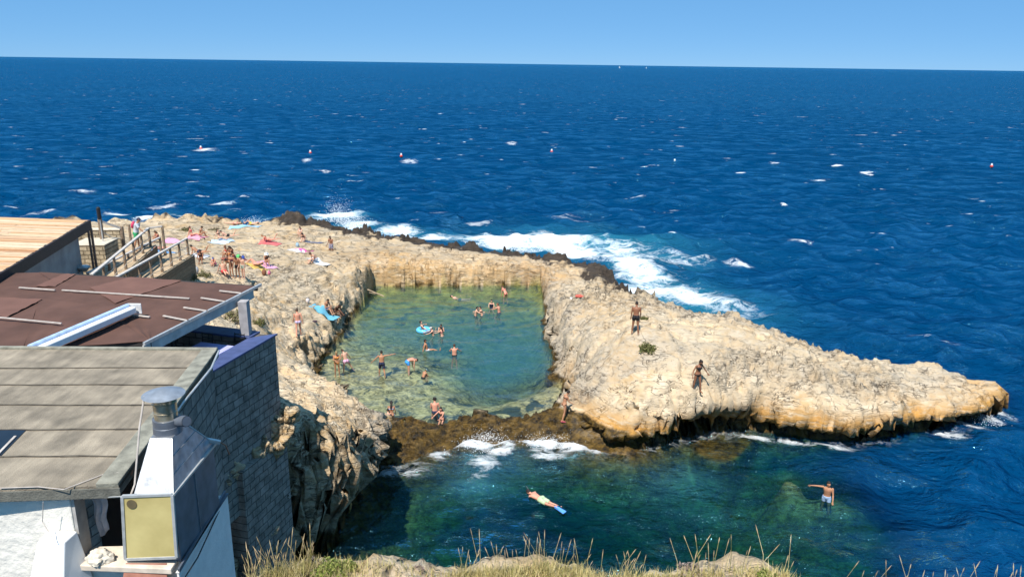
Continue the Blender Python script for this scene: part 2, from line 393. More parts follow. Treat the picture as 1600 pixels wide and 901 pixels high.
def sdist(x, y, poly):
    """signed distance, positive inside"""
    q = np.stack([x, y], 1); d2 = np.full(len(x), 1e9); ins = np.zeros(len(x), bool); n = len(poly)
    for i in range(n):
        a = poly[i]; b = poly[(i + 1) % n]; ab = b - a; t = np.clip(((q - a) @ ab) / (ab @ ab), 0, 1)
        e = q - a - t[:, None] * ab; d2 = np.minimum(d2, (e ** 2).sum(1))
        c = (a[1] > y) != (b[1] > y)
        with np.errstate(divide='ignore', invalid='ignore'):
            xi = a[0] + (y - a[1]) / (b[1] - a[1] + 1e-12) * ab[0]
        ins ^= c & (x < xi)
    return np.sqrt(d2) * np.where(ins, 1, -1)
class RBF:
    def __init__(s, pts):
        s.c = np.array([(p[0], p[1]) for p in pts]); v = np.array([p[2] for p in pts], float); n = len(v)
        s.m = v.mean(); K = np.sqrt(((s.c[:, None] - s.c[None]) ** 2).sum(2) + .3) * -1
        A = np.zeros((n + 1, n + 1)); A[:n, :n] = K + np.eye(n) * -.02; A[n, :n] = 1; A[:n, n] = 1
        s.w = np.linalg.solve(A, np.append(v, 0))
    def __call__(s, x, y):
        r = np.full(len(x), s.w[-1])
        for k in range(len(s.c)): r -= s.w[k] * np.sqrt((x - s.c[k, 0]) ** 2 + (y - s.c[k, 1]) ** 2 + .3)
        return r
def rbf_px(lst, extra=()): return RBF([tuple(P(a, b, c)) for a, b, c in lst] + list(extra))
top_px = coast_far + [
    (300, 365, 3.4), (400, 370, 3.3), (450, 360, 3.3), (500, 365, 3.2), (560, 375, 2.9), (620, 390, 2.4),
    (300, 385, 4.0), (400, 385, 3.8), (500, 385, 3.3), (600, 405, 2.5), (700, 405, 2.2), (800, 410, 2.0), (860, 412, 2.0),
    (330, 425, 5.0), (400, 420, 4.3), (480, 420, 3.6), (550, 430, 2.7), (300, 436, 6.9), (240, 440, 7.0), (340, 450, 6.0), (360, 500, 5.4), (400, 470, 4.3),
    (590, 419, 2.2), (700, 420, 2.1), (840, 419, 2.1),
    (430, 480, 3.3), (470, 525, 2.3), (520, 480, 1.9), (560, 460, 1.6), (440, 555, 2.9), (485, 560, 1.4), (425, 520, 3.3), (520, 510, 1.4), (530, 490, 1.6),
    (440, 585, 3.8), (500, 598, 3.3), (540, 622, 3.2), (565, 640, 2.8), (585, 660, 2.0), (480, 630, 4.4), (450, 650, 5.0), (430, 690, 5.6), (470, 690, 5.2), (500, 690, 4.7), (520, 660, 3.9), (540, 690, 3.7), (490, 715, 5.0), (520, 740, 4.2), (560, 700, 2.5), (455, 730, 5.4),
    (600, 690, .85), (640, 685, .7), (640, 668, .75), (690, 690, .4), (700, 674, .5), (760, 682, .12), (760, 666, .5), (840, 684, .12), (840, 664, .5), (900, 686, .3), (900, 670, .55), (960, 688, .6), (610, 668, .9), (700, 663, .6), (800, 658, .55), (800, 675, .35),
    (870, 430, 1.9), (920, 430, 2.1), (860, 455, 1.5), (900, 470, 3.0), (950, 460, 3.1), (990, 475, 4.0), (1000, 500, 4.7), (993, 522, 4.7), (930, 520, 3.6), (870, 520, 1.7),
    (1010, 560, 4.0), (930, 580, 2.9), (884, 592, 1.3), (1088, 614, 2.9), (1000, 620, 2.5), (950, 640, 1.6), (905, 650, .95), (882, 656, .8), (1060, 500, 4.3), (1130, 510, 4.1), (1180, 515, 3.9), (1100, 550, 4.0), (1200, 550, 3.6),
    (1290, 560, 3.1), (1380, 575, 2.6), (1450, 580, 2.3), (1530, 600, 1.8), (1200, 620, 2.4), (1300, 632, 2.1), (1400, 632, 1.8), (1480, 630, 1.8), (1530, 620, 1.7), (1490, 645, 1.5), (1420, 655, 1.7), (1300, 660, 1.8), (1200, 650, 2.0), (1150, 642, 2.0), (1060, 650, 1.8), (1010, 660, 1.3)]
TOP = rbf_px(top_px, [(-9.6, 29, 5.4), (-9, 24, 4.6), (-14, 31, 6.0), (-20, 36, 6.9), (-24, 44, 6.9), (-20, 44, 6.9), (-26, 55, 5.5), (-45, 60, 6), (-45, 85, 4), (-14, 20, 3), (-30, 25, 6), (-8, 21.5, 3.0), (30, 8, 3)])
PBED = rbf_px([(600, 455, .95), (840, 455, .95), (720, 462, 1.1), (700, 500, 1.8), (800, 520, 2.5), (760, 545, 2.2), (680, 530, 1.5), (600, 520, 1.1), (597, 583, .40), (530, 578, .38), (645, 572, .55), (700, 600, .7),
               (800, 600, .8), (640, 640, .55), (760, 640, .5), (860, 600, .4), (560, 540, .7), (665, 545, .9), (710, 553, .95), (840, 500, 1.9), (612, 652, .5)])
BBED = rbf_px([(680, 720, -.35), (760, 712, -.3), (860, 712, -.3), (960, 722, -.45), (750, 750, -1.7), (900, 755, -1.5), (1000, 735, -1.2), (1060, 730, -1.6), (1080, 770, -2.1), (1160, 740, -1.1), (1230, 760, -.60), (1255, 785, -.62), (1325, 790, -.65),
               (1290, 782, -.84), (1340, 806, -.75), (1390, 830, -2.2), (1250, 830, -3.2), (1150, 800, -3.4), (1000, 850, -4.6), (800, 850, -5), (650, 850, -4), (600, 780, -3), (1450, 780, -4.8), (1550, 750, -7),
               (1500, 860, -6.5), (1400, 722, -2.6), (1250, 715, -1.1), (540, 800, -1.5)],
              [(0, 18, -2.5), (15, 16, -3), (28, 25, -9), (30, 40, -12), (20, 50, -12), (5, 70, -12), (-20, 98, -12), (-40, 105, -12)])
def warp(x, y):
    q = p3(x, y) ; wx = fbm(q * .35, 3, 3) * .9 + fbm(q * 1.3, 3, 9) * .28; wy = fbm(q * .35 + 31.7, 3, 3) * .9 + fbm(q * 1.3 + 17, 3, 9) * .28
    return wx, wy
def ground(x, y, want='z'):
    wx, wy = warp(x, y)
    calm_ = 1 - .7 * np.exp(-(((x + 7.5) / 3.5) ** 2 + ((y - 31) / 5) ** 2))
    ds = sdist(x + wx * .55 * calm_, y + wy * .55 * calm_, SEA_POLY)
    k = np.where(y > 56, .25, 1.)                                   # the far sides of the pool were cut straight
    dp = sdist(x + wx * .35 * k, y + wy * .35 * k, POOL_POLY)
    top = TOP(x, y)
    bed = np.minimum(-.22, np.maximum(BBED(x, y), -(.22 + .9 * np.abs(ds))))
    bld = np.exp(-(((x + 7.5) / 3.0) ** 2 + ((y - 30.5) / 4.5) ** 2))
    wsea = np.where(y > 58, 2.2, 1.1) + .4 * wx * (1 - bld) - .65 * bld
    prof = 1 - (1 - np.clip(ds / wsea, 0, 1)) ** 2.6
    z = np.where(ds > 0, np.maximum(top, .1) * prof - .22 * (1 - prof), bed)
    pb = POOL_Z - np.clip(PBED(x, y), .3, 2.3) * (.6 + .4 * sst(0, 1.2, dp))
    wp = .5 + 1.1 * sst(61, 56, y) * sst(37, 43, y)
    pp = 1 - (1 - np.clip(-dp / wp, 0, 1)) ** 2.2
    lip = np.minimum(POOL_Z - .1, z)
    z = np.where(dp > 0, pb, np.where(-dp < wp, lip + (z - lip) * pp, z))
    if want == 'z': return z
    return z, ds, dp, top

def build_terrain():
    xs = np.concatenate([np.arange(-46, -24, .5), np.arange(-24, -9.6, .125), np.arange(-9.6, -4.6, .062), np.arange(-4.6, 27, .125), np.arange(27, 42.1, .6)])
    ys = [12.0]
    while ys[-1] < 22: ys.append(ys[-1] + .35)
    while ys[-1] < 37.5: ys.append(ys[-1] + .075)
    while ys[-1] < 112: ys.append(ys[-1] + max(.11, min(.26, .11 + (ys[-1] - 45) * .0035)) * (3 if ys[-1] > 97 else 1))
    ys = np.array(ys); nx = len(xs); ny = len(ys)
    gx, gy = np.meshgrid(xs, ys); x = gx.ravel(); y = gy.ravel()
    z, ds, dp, top = ground(x, y, 'all')
    land = sst(-.3, .3, z - .2) * (dp < 0)
    inpool = (dp > 0)
    # broad tilted slabs split by a few deep cracks, turning into broken crags at the rims
    near_rim = np.exp(-np.clip(ds, 0, 9) / 1.7)
    pool_rim = np.exp(-np.clip(-dp, 0, 9) / 1.3)
    q = p3(x, y, z * 1.6)
    n_big = fbm(q * .22, 3, 21); n_mid = fbm(q * .8, 3, 22)
    zone = np.clip(.10 + .70 * sst(.05, .45, fbm(q * .16, 2, 25)) + .8 * near_rim + .55 * pool_rim, 0, 1.35)
    far_block = sst(66, 74, y) * (x < 0)
    zone = np.clip(zone + .35 * far_block * near_rim, 0, 1.6)
    wq = q * np.array((.36, .5, .5)) + fbm(q * .5, 3, 5)[:, None] * .45
    f1, f2, idv, tl = voro(wq, 3)
    wq2 = q * np.array((.95, 1.25, 1.2)) + fbm(q * 1.1, 3, 15)[:, None] * .5
    g1, g2, idw, tl2 = voro(wq2, 8)
    wq3 = q * 2.5 + fbm(q * 2.2, 2, 16)[:, None] * .6
    k1, k2, idk, tl3 = voro(wq3, 18)
    crk = np.exp(-((f2 - f1) / .035) ** 2) * sst(-.25, .2, n_mid); crk2 = np.exp(-((g2 - g1) / .07) ** 2) * sst(-.1, .35, fbm(q * .6, 2, 33))
    rg = ridged(q * 1.1 + n_big[:, None] * .6, 5, 31)
    pits = sst(.30, .52, fbm(q * 2.1, 3, 44)) * sst(.0, .35, fbm(q * .35, 2, 46))
    h_s = .26 * n_big + .30 * (idv - .5) + .42 * tl - .34 * crk + .05 * fbm(q * 3.2, 3, 51)
    h_c = .34 * (rg - .3) + .46 * (idw - .5) + .40 * tl2 - .30 * crk2 + .20 * (idk - .5) + .20 * tl3 + .12 * fbm(q * 4.2, 3, 52)
    spur = sst(1.5, 4.5, x) * sst(52, 48, y)
    crest = np.exp(-((ds - 2.4) / 1.5) ** 2) * (y > 38)
    slabs = sst(3, -1, x) * sst(44, 50, y) * sst(1.5, 4.0, ds) * sst(-.6, -2.2, dp)
    bank = np.exp(-(((x + 11) / 3.2) ** 2 + ((y - 45) / 6) ** 2)) * sst(-.5, -1.6, dp)
    zone = zone * (1 - .82 * np.maximum(slabs, bank))
    zone = zone * (1 - .80 * spur * (1 - .85 * crest))
    h_s = h_s * (1 - .25 * spur) * (1 - .45 * np.maximum(slabs, bank))
    h = h_s * 1.0 + h_c * zone - .30 * pits * (zone > .3)
    rough = land
    nearside0 = sst(48, 44, y) * sst(1.5, 4.0, x)
    # slabby strata on the left terrace: steps of about 0.2 m
    st = np.where((x < 2) & (y > 40), 1., .35)
    sh_in = np.exp(-np.clip(-sdist(x, y, SHELF), 0, 9) / .4)
    zz = z + h * rough * (1 - .62 * sh_in)
    tilt = zz + .05 * x + .06 * y + .25 * fbm(q * .5, 3, 71)
    step = .34; fr = tilt / step - np.floor(tilt / step)
    zz = zz + (sst(.36, .64, fr) - fr) * step * .85 * st * land
    knob = sst(.05, .5, fbm(p3(x, y) * .55, 3, 77)) * sst(57, 62, y) * sst(-12, -5, x) * np.exp(-((ds - 2.0) / 1.5) ** 2)
    knob = np.maximum(knob, sst(.0, .4, fbm(p3(x, y) * .45, 3, 78)) * sst(70, 76, y) * np.exp(-((ds - 2.2) / 1.6) ** 2) * 1.2)
    zz = zz + .55 * knob * land * (.6 + .8 * ridged(q * 1.3, 3, 79))
    z2 = np.where(land > 0, zz, z)
    underwater = (z2 < .1) | inpool
    z2 = np.where(underwater & (dp <= 0), z2 + .25 * fbm(p3(x, y) * .9, 4, 61) * sst(-.1, -.8, z2), z2)
    z2 = np.where(inpool, np.minimum(z2 + .16 * fbm(p3(x, y) * 1.1, 4, 62), POOL_Z - .12), z2)
    # keep the pool rim under its water line only inside the pool, and the shelf low
    # overhangs: push the upper part of the outer walls out over the water
    px_like = x / np.maximum(y, 1)
    nearside = sst(48, 44, y) * sst(2.6, 5.0, x)
    cave = np.exp(-((x - 10.4) / 1.7) ** 2)
    U = (1.25 + .7 * fbm(p3(x, y) * .45, 3, 81) + .55 * cave) * nearside
    zsm = np.where(land > .01, z + .25 * n_big, z2); zsm = np.minimum(zsm, z2 + .25); over = sst(.45, 1.15, zsm) * np.exp(-np.clip(ds, 0, 20) / 2.6) * (ds > -1)
    y2 = y - U * over
    notch = (cave * sst(1.9, 1.3, zsm) * 1.3 + .5 * sst(1.1, .7, zsm)) * nearside * sst(.1, .35, zsm)
    y2 = y2 + notch
    x2 = x.copy()
    boulder = np.exp(-(((x + 7.4) / 4) ** 2 + ((y - 29.5) / 6) ** 2))
    x2 += boulder * 1.5 * sst(.5, 2.4, z2) * np.exp(-np.clip(ds, 0, 9) / 2.2); y2 -= boulder * .5 * sst(.5, 2.4, z2) * np.exp(-np.clip(ds, 0, 9) / 1.6)
    # broken faces: push the steep parts in and out along their own normals
    def normals(ax, ay, az):
        G = np.stack([ax, ay, az], 1).reshape(ny, nx, 3); du = np.gradient(G, axis=1); dv = np.gradient(G, axis=0); N = np.cross(du, dv).reshape(-1, 3)
        return N / np.maximum(np.linalg.norm(N, axis=1, keepdims=True), 1e-9)
    for k_ in range(2):
        N = normals(x2, y2, z2)
        if k_ == 0: steep0 = sst(.72, .40, normals(x2 + 0, y2 + 0, z + .35 * n_big * land)[:, 2])
        steep = steep0 * sst(-1.2, .1, z2) * (1 - .45 * spur) * np.where(y > 55, .3, 1.)
        qn = np.stack([x2, y2, z2 * 1.15], 1)
        if k_ == 0:
            v1, v2, vi, vt = voro(qn * .85 + fbm(qn * .9, 2, 90)[:, None] * .4, 28); am = .55 * (ridged(qn * .6, 3, 91) - .3) + .55 * (vi - .5) + .5 * vt - .22 * np.exp(-((v2 - v1) / .09) ** 2)
        else:
            v1, v2, vi, vt = voro(qn * 2.0 + fbm(qn * 2, 2, 92)[:, None] * .4, 38); am = .22 * (vi - .5) + .25 * vt + .16 * fbm(qn * 2.6, 3, 95)
        am = np.clip(am, -.6, .5) * steep
        x2 = x2 + N[:, 0] * am; y2 = y2 + N[:, 1] * am; z2 = np.where(z2 > .1, np.maximum(z2 + N[:, 2] * am * .7, .05), z2)
    F = (np.arange(ny - 1)[:, None] * nx + np.arange(nx - 1)[None]).ravel()
    faces = np.stack([F, F + 1, F + 1 + nx, F + nx], 1)
    far_rim = sst(57, 62, y) * sst(-31, -20, x) * np.exp(-np.clip(ds - 3.0 - 1.6 * n_mid, 0, 9) / .9) * sst(0, .6, dp * -1)
    far_rim = np.maximum(far_rim, sst(50, 54, y) * sst(3, 6, x) * np.exp(-np.clip(ds - 1.2, 0, 9) / .8) * sst(13, 8, x))
    far_rim = np.maximum(far_rim, .62 * knob)
    shelf = np.exp(-np.clip(-sdist(x, y, SHELF), 0, 9) / .5)
    weed = np.clip(np.maximum(sst(1.15, .35, z2), shelf * sst(1.5, .9, z2)), 0, 1) * (1 - sst(54, 60, y) * .3)
    poolside = np.exp(-np.clip(-dp, 0, 9) / .35)
    weed = np.where(y > 48, np.minimum(weed, np.maximum(poolside * sst(1.0, .5, z2), sst(.8, .2, z2) * (ds < 3))), weed)
    leftside = sst(-3, -9, x) * sst(60, 45, y)
    bx = np.exp(-(((x + 5.6) / 2.2) ** 2 + ((y - 33.5) / 2.5) ** 2))
    grey = np.clip(.25 + .30 * slabs * (.5 + fbm(p3(x, y) * .3, 3, 66)) + .5 * sst(56, 50, y) * sst(7, 1.5, x) * (x > 0) * sst(44, 52, y) + .8 * bx + .45 * near_rim * (y > 44) + .8 * np.exp(-np.clip(-dp, 0, 9) / 2.2) * (x > 0) * (y > 38) + .45 * crest * spur, 0, 1)
    ochre = np.clip(nearside * sst(2.3, 1.1, z2) * 1.1 + .5 * sst(58, 63, y) * np.exp(-np.clip(-dp, 0, 9) / 4) * (dp < 0), 0, 1)
    yellow = sst(52, 59, y) * (dp > -.3)
    bed = np.where((dp > .02), 1., sst(-.9, -1.6, z2) * .30 * (ds < 0))
    rf_ = P(1290, 788, -.9); reef = np.exp(-((x - rf_.x) / 3.2) ** 2 - ((y - rf_.y) / 1.9) ** 2); bed = np.maximum(bed, reef * .55 * (ds < -.5))
    patch = sst(44, 40, y) * (dp > 0)
    V_ = np.stack([x2, y2, z2], 1)
    o = mesh_np('rocky_shore', V_, faces, rock_material(), True, dict(crust=far_rim, weed=weed, grey=grey, ochre=ochre, yellow=yellow, bed=bed, patch=patch, craggy=np.clip(np.maximum(zone, .62 * slabs + .1), 0, 1)))
    tag(link(o), kind='structure', label='pale limestone headland around the sea pool')
    return o
SHELF = np.array(pw([(a, b, .5) for a, b in ((560, 735), (590, 668), (640, 662), (700, 662), (800, 655), (860, 645), (905, 655), (1000, 690), (985, 712), (900, 702), (800, 696), (680, 712))]))
terrain = build_terrain()
from mathutils.bvhtree import BVHTree
def bvh_of(o):
    me = o.data; n = len(me.vertices); co = np.empty(n * 3, np.float32); me.vertices.foreach_get('co', co)
    fv = np.empty(len(me.polygons) * 4, np.int32); me.polygons.foreach_get('vertices', fv)
    return BVHTree.FromPolygons(co.reshape(-1, 3).tolist(), fv.reshape(-1, 4).tolist())
TB = bvh_of(terrain)
def hit(px, py):
    """the rock seen at a place of the view"""
    d = ray(px, py).normalized(); h = TB.ray_cast(Vector((0, 0, CAM_H)), d)
    return h[0]
def drop(x, y):
    h = TB.ray_cast(Vector((x, y, 40)), Vector((0, 0, -1)))
    return h[0].z if h[0] else 0.0

# ------------------------------------------------------------------ water
def build_sea():
    # rows by distance, columns by bearing: fine near the shore, coarse out to the horizon
    d = [11.0]
    while d[-1] < 130: d.append(d[-1] + max(.12, d[-1] * .0043))
    while d[-1] < 700: d.append(d[-1] * 1.009)
    while d[-1] < 60000: d.append(d[-1] * 1.14)
    d = np.array(d); nd = len(d)
    th = np.concatenate([np.linspace(-75, -41, 60)[:-1], np.linspace(-41, 41, 620), np.linspace(41, 75, 60)[1:]]) * math.pi / 180; nt = len(th)
    D, T = np.meshgrid(d, th, indexing='ij'); x = (D * np.sin(T)).ravel(); y = (D * np.cos(T)).ravel(); D = D.ravel()
    dd = np.gradient(d); sp = np.repeat(dd, nt); sp = np.maximum(sp, D * .0024)
    nearm = D < 140
    depth = np.full(len(x), 12.0); ds = np.full(len(x), -60.); dpool = np.full(len(x), -9.)
    m = nearm & (x > -45) & (x < 41) & (y > 12) & (y < 111)
    z0, d0, p0, _ = ground(x[m], y[m], 'all')
    depth[m] = -z0; ds[m] = d0; dpool[m] = p0
    offshore = np.maximum(sst(9, 22, x), sst(42, 50, y + .25 * x * (x > 0)))
    offshore = np.maximum(offshore, sst(46, 52, y))
    calm = .22 + .78 * np.maximum(offshore, 0)
    calm = calm * (.35 + .65 * sst(0, 5, -ds))
    h = np.zeros(len(x)); hx = np.zeros(len(x)); hy = np.zeros(len(x)); ck = np.zeros(len(x))
    main = R(-104)                                     # waves come in from the open sea on the right
    r2 = np.random.default_rng(5)
    for i in range(110):
        lam = .5 * (15 / .5) ** ((i + r2.random()) / 110)
        k = 2 * math.pi / lam; spread = 1.3 if lam < 3 else (1.0 if lam < 8 else .6)
        a_ = main + r2.normal() * spread; kx = k * math.cos(a_); ky = k * math.sin(a_); ph = r2.random() * 6.28
        amp = (.050 if 1.5 < lam < 8 else .036) / k * (1.0 if lam > 2 else .8) * (.8 if lam > 9 else 1)
        fade = np.clip((lam / sp - 3) / 3, 0, 1) * (np.where(lam > 3, calm, np.maximum(calm, .55)))
        f = kx * x + ky * y + ph; c = np.cos(f); s = np.sin(f)
        h += amp * fade * c; hx -= amp * fade * s * math.cos(a_) * 1.0; hy -= amp * fade * s * math.sin(a_) * 1.0; ck += amp * k * fade * c
    x2 = x + hx; y2 = y + hy
    # foam: along the exposed side, in the places it washes over, and on the sharpest crests
    def blobs(lst):
        r = np.zeros(len(x))
        for px, py, rx, ry, a in lst:
            p = P(px, py, 0); q = Vector((p.x, p.y)).length
            u = P(px + 10, py, 0) - p; v = P(px, py + 4, 0) - p; su = u.length * rx / 10; sv = v.length * ry / 4
            ex = ((x - p.x) * u.x + (y - p.y) * u.y) / u.length; ey = ((x - p.x) * v.x + (y - p.y) * v.y) / v.length
            r = np.maximum(r, a * np.exp(-(ex / su) ** 2 - (ey / sv) ** 2))
        return r
    main_f = blobs([(560, 352, 36, 7, .8), (620, 362, 46, 6, .78), (680, 370, 46, 6, .74), (745, 372, 46, 9, .85), (800, 378, 55, 12, 1.15), (860, 375, 60, 14, 1.1), (900, 392, 40, 12, 1.2), (930, 400, 35, 10, 1.1),
                    (960, 390, 60, 18, .62), (985, 415, 40, 16, .85), (1010, 432, 45, 16, .85), (1050, 455, 60, 18, .8), (1090, 468, 50, 14, .75), (1000, 455, 30, 12, .9), (1030, 400, 70, 18, .5), (1130, 480, 60, 14, .4),
                    (280, 338, 60, 3, .42), (370, 345, 60, 3, .45), (530, 338, 40, 7, .95)])
    wash = blobs([(757, 722, 26, 18, .55), (745, 745, 26, 14, .38), (790, 690, 24, 10, .8), (765, 678, 32, 10, 1.15), (745, 695, 30, 10, 1.0), (775, 704, 28, 8, .7), (850, 692, 34, 10, 1.1), (895, 698, 34, 8, 1.05), (850, 712, 30, 8, .6), (685, 712, 26, 8, .55), (700, 700, 30, 8, .55), (630, 738, 40, 9, .42), (930, 705, 18, 6, .6),
                  (1185, 686, 30, 5, .62), (1240, 693, 40, 4, .6), (1290, 697, 40, 4, .5), (1545, 655, 28, 10, .68), (1510, 668, 26, 6, .62), (1470, 678, 26, 5, .55), (1560, 640, 16, 8, .6), (560, 760, 18, 12, .3)])
    caps = blobs([(1160, 411, 22, 2.6, .8), (995, 312, 10, 1.8, .75), (1250, 378, 18, 4, .6), (190, 335, 26, 2.5, .6), (130, 298, 16, 2, .55), (60, 335, 26, 2.5, .5), (1460, 535, 30, 4, .3), (1085, 405, 30, 6, .6), (480, 252, 8, 2, .6),
                  (320, 234, 16, 2.5, .8), (640, 252, 12, 2.5, .7), (800, 224, 8, 2, .7), (340, 318, 26, 2.5, .5), (250, 322, 30, 2.5, .45), (670, 330, 30, 4, .5), (880, 340, 40, 6, .42), (230, 343, 20, 3, .9)])
    sharp = sst(55, 75, np.hypot(x, y)) * sst(.46, .74, ck) * sst(-.1, .5, fbm(p3(x, y) * .05, 3, 5)) * offshore
    rock_edge = np.exp(-np.abs(np.clip(ds + .3, -20, 20)) / .9) * np.where(y > 45, .75, .22) * sst(30, 34, y)
    foam = np.clip(np.maximum.reduce([main_f * 1.0, wash, caps, sharp * .75, rock_edge]), 0, 1.25)
    foam *= (dpool < .2)
    turb = np.clip(np.maximum(blobs([(760, 720, 60, 26, .95), (745, 750, 50, 22, .6)]), main_f * 1.0), 0, 1) * (ds < 1)
    turb = np.maximum(turb, blobs([(1060, 470, 120, 40, .55), (900, 380, 160, 22, .7), (1060, 745, 75, 40, .34)]))
    z = h + .04 + .22 * main_f * np.abs(fbm(p3(x, y) * .7, 3, 8)) * 1.0 + .32 * np.clip(wash - .5, 0, 1) * (.5 + fbm(p3(x, y) * 1.8, 3, 9)) * (y < 40)
    F = (np.arange(nd - 1)[:, None] * nt + np.arange(nt - 1)[None]).ravel()
    faces = np.stack([F, F + 1, F + 1 + nt, F + nt], 1)
    cut = (dpool.reshape(-1) > .6) | ((ds > 3.5) & nearm)
    keep = ~(cut[faces].all(1))
    o = mesh_np('sea', np.stack([x2, y2, z], 1), faces[keep], water_material('sea_water', False), True, dict(depth=np.clip(depth * (1 + 1.2 * offshore) + 2.5 * offshore * (depth < 11), .02, 14), offshore=offshore, foam=foam, turb=turb, far=sst(75, 110, np.hypot(x, y))))
    tag(link(o), kind='structure', label='deep blue open sea with small waves')
build_sea()
def build_pool_water():
    xs = np.arange(-14, 6, .10); ys = np.arange(32, 68, .11); nx = len(xs); ny = len(ys)
    gx, gy = np.meshgrid(xs, ys); x = gx.ravel(); y = gy.ravel()
    z0, ds, dp, _ = ground(x, y, 'all')
    h = np.zeros(len(x)); r2 = np.random.default_rng(9)
    for i in range(40):
        lam = .35 * (4 / .35) ** ((i + r2.random()) / 40); k = 2 * math.pi / lam; a_ = R(-100) + r2.normal() * 1.0
        h += .020 / k * np.cos(k * (math.cos(a_) * x + math.sin(a_) * y) + r2.random() * 6.28) * (lam > .4)
    F = (np.arange(ny - 1)[:, None] * nx + np.arange(nx - 1)[None]).ravel()
    faces = np.stack([F, F + 1, F + 1 + nx, F + nx], 1)
    keep = (dp > -.7)[faces].all(1) & (ds > .15)[faces].all(1)
    faces = faces[keep]; used = np.unique(faces); idx = np.full(len(x), -1); idx[used] = np.arange(len(used))
    o = mesh_np('pool_water', np.stack([x, y, POOL_Z + h], 1)[used], idx[faces], water_material('pool_surface', True), True,
                dict(depth=np.clip(POOL_Z - z0, .02, 5)[used], foam=np.zeros(len(used)), turb=np.zeros(len(used)), offshore=np.zeros(len(used))))
    tag(link(o), kind='structure', label='clear shallow green water in the rock pool')
build_pool_water()
fl = MB(); fl.add([(-900, -100, -15), (900, -100, -15), (900, 1500, -15), (-900, 1500, -15)], [(0, 1, 2, 3)])
sbd = fl.build('seabed', mat('deep_seabed', (.012, .03, .045), .95, scale=.1)); tag(sbd, 'dark deep seabed under the open water', kind='structure')

# ------------------------------------------------------------------ building materials
def masonry(name, c1, c2, mortar, bw=.5, bh=.26, ms=.02, axis='xz', bump=.6):
    m = bpy.data.materials.new(name); t, n, l, b = nodes_of(m)
    tc = n.new('ShaderNodeTexCoord'); sp = n.new('ShaderNodeSeparateXYZ'); cb = n.new('ShaderNodeCombineXYZ')
    l.new(tc.outputs['Object'], sp.inputs[0]); l.new(sp.outputs['X' if axis == 'xz' else 'Y'], cb.inputs[0]); l.new(sp.outputs['Z'], cb.inputs[1])
    nz = n.new('ShaderNodeTexNoise'); nz.inputs['Scale'].default_value = 1.6; nz.inputs['Detail'].default_value = 4; l.new(tc.outputs['Object'], nz.inputs[0])
    va = n.new('ShaderNodeVectorMath'); va.operation = 'MULTIPLY_ADD'; va.inputs[1].default_value = (.09, .09, .0); l.new(nz.outputs['Color'], va.inputs[0]); l.new(cb.outputs[0], va.inputs[2])
    br = n.new('ShaderNodeTexBrick'); br.inputs['Scale'].default_value = 1; br.inputs['Brick Width'].default_value = bw; br.inputs['Row Height'].default_value = bh
    br.inputs['Mortar Size'].default_value = ms; br.inputs['Mortar Smooth'].default_value = .4; br.inputs['Bias'].default_value = 0
    br.inputs['Color1'].default_value = (*c1, 1); br.inputs['Color2'].default_value = (*c2, 1); br.inputs['Mortar'].default_value = (*mortar, 1)
    l.new(va.outputs[0], br.inputs['Vector'])
    n2 = n.new('ShaderNodeTexNoise'); n2.inputs['Scale'].default_value = 2.2; n2.inputs['Detail'].default_value = 8; n2.inputs['Roughness'].default_value = .7; l.new(tc.outputs['Object'], n2.inputs[0])
    rp = n.new('ShaderNodeMapRange'); rp.inputs[1].default_value = .35; rp.inputs[2].default_value = .7; rp.inputs[3].default_value = .5; rp.inputs[4].default_value = 1.25; l.new(n2.outputs['Fac'], rp.inputs[0])
    mx = n.new('ShaderNodeVectorMath'); mx.operation = 'SCALE'; l.new(br.outputs['Color'], mx.inputs[0]); l.new(rp.outputs[0], mx.inputs['Scale']); l.new(mx.outputs[0], b.inputs['Base Color'])
    b.inputs['Roughness'].default_value = .92; b.inputs['Specular IOR Level'].default_value = .2
    ad = n.new('ShaderNodeMath'); ad.operation = 'MULTIPLY_ADD'; l.new(br.outputs['Fac'], ad.inputs[0]); ad.inputs[1].default_value = -1.0; l.new(n2.outputs['Fac'], ad.inputs[2])
    bp = n.new('ShaderNodeBump'); bp.inputs['Strength'].default_value = bump; bp.inputs['Distance'].default_value = .06; l.new(ad.outputs[0], bp.inputs['Height']); l.new(bp.outputs[0], b.inputs['Normal'])
    return m
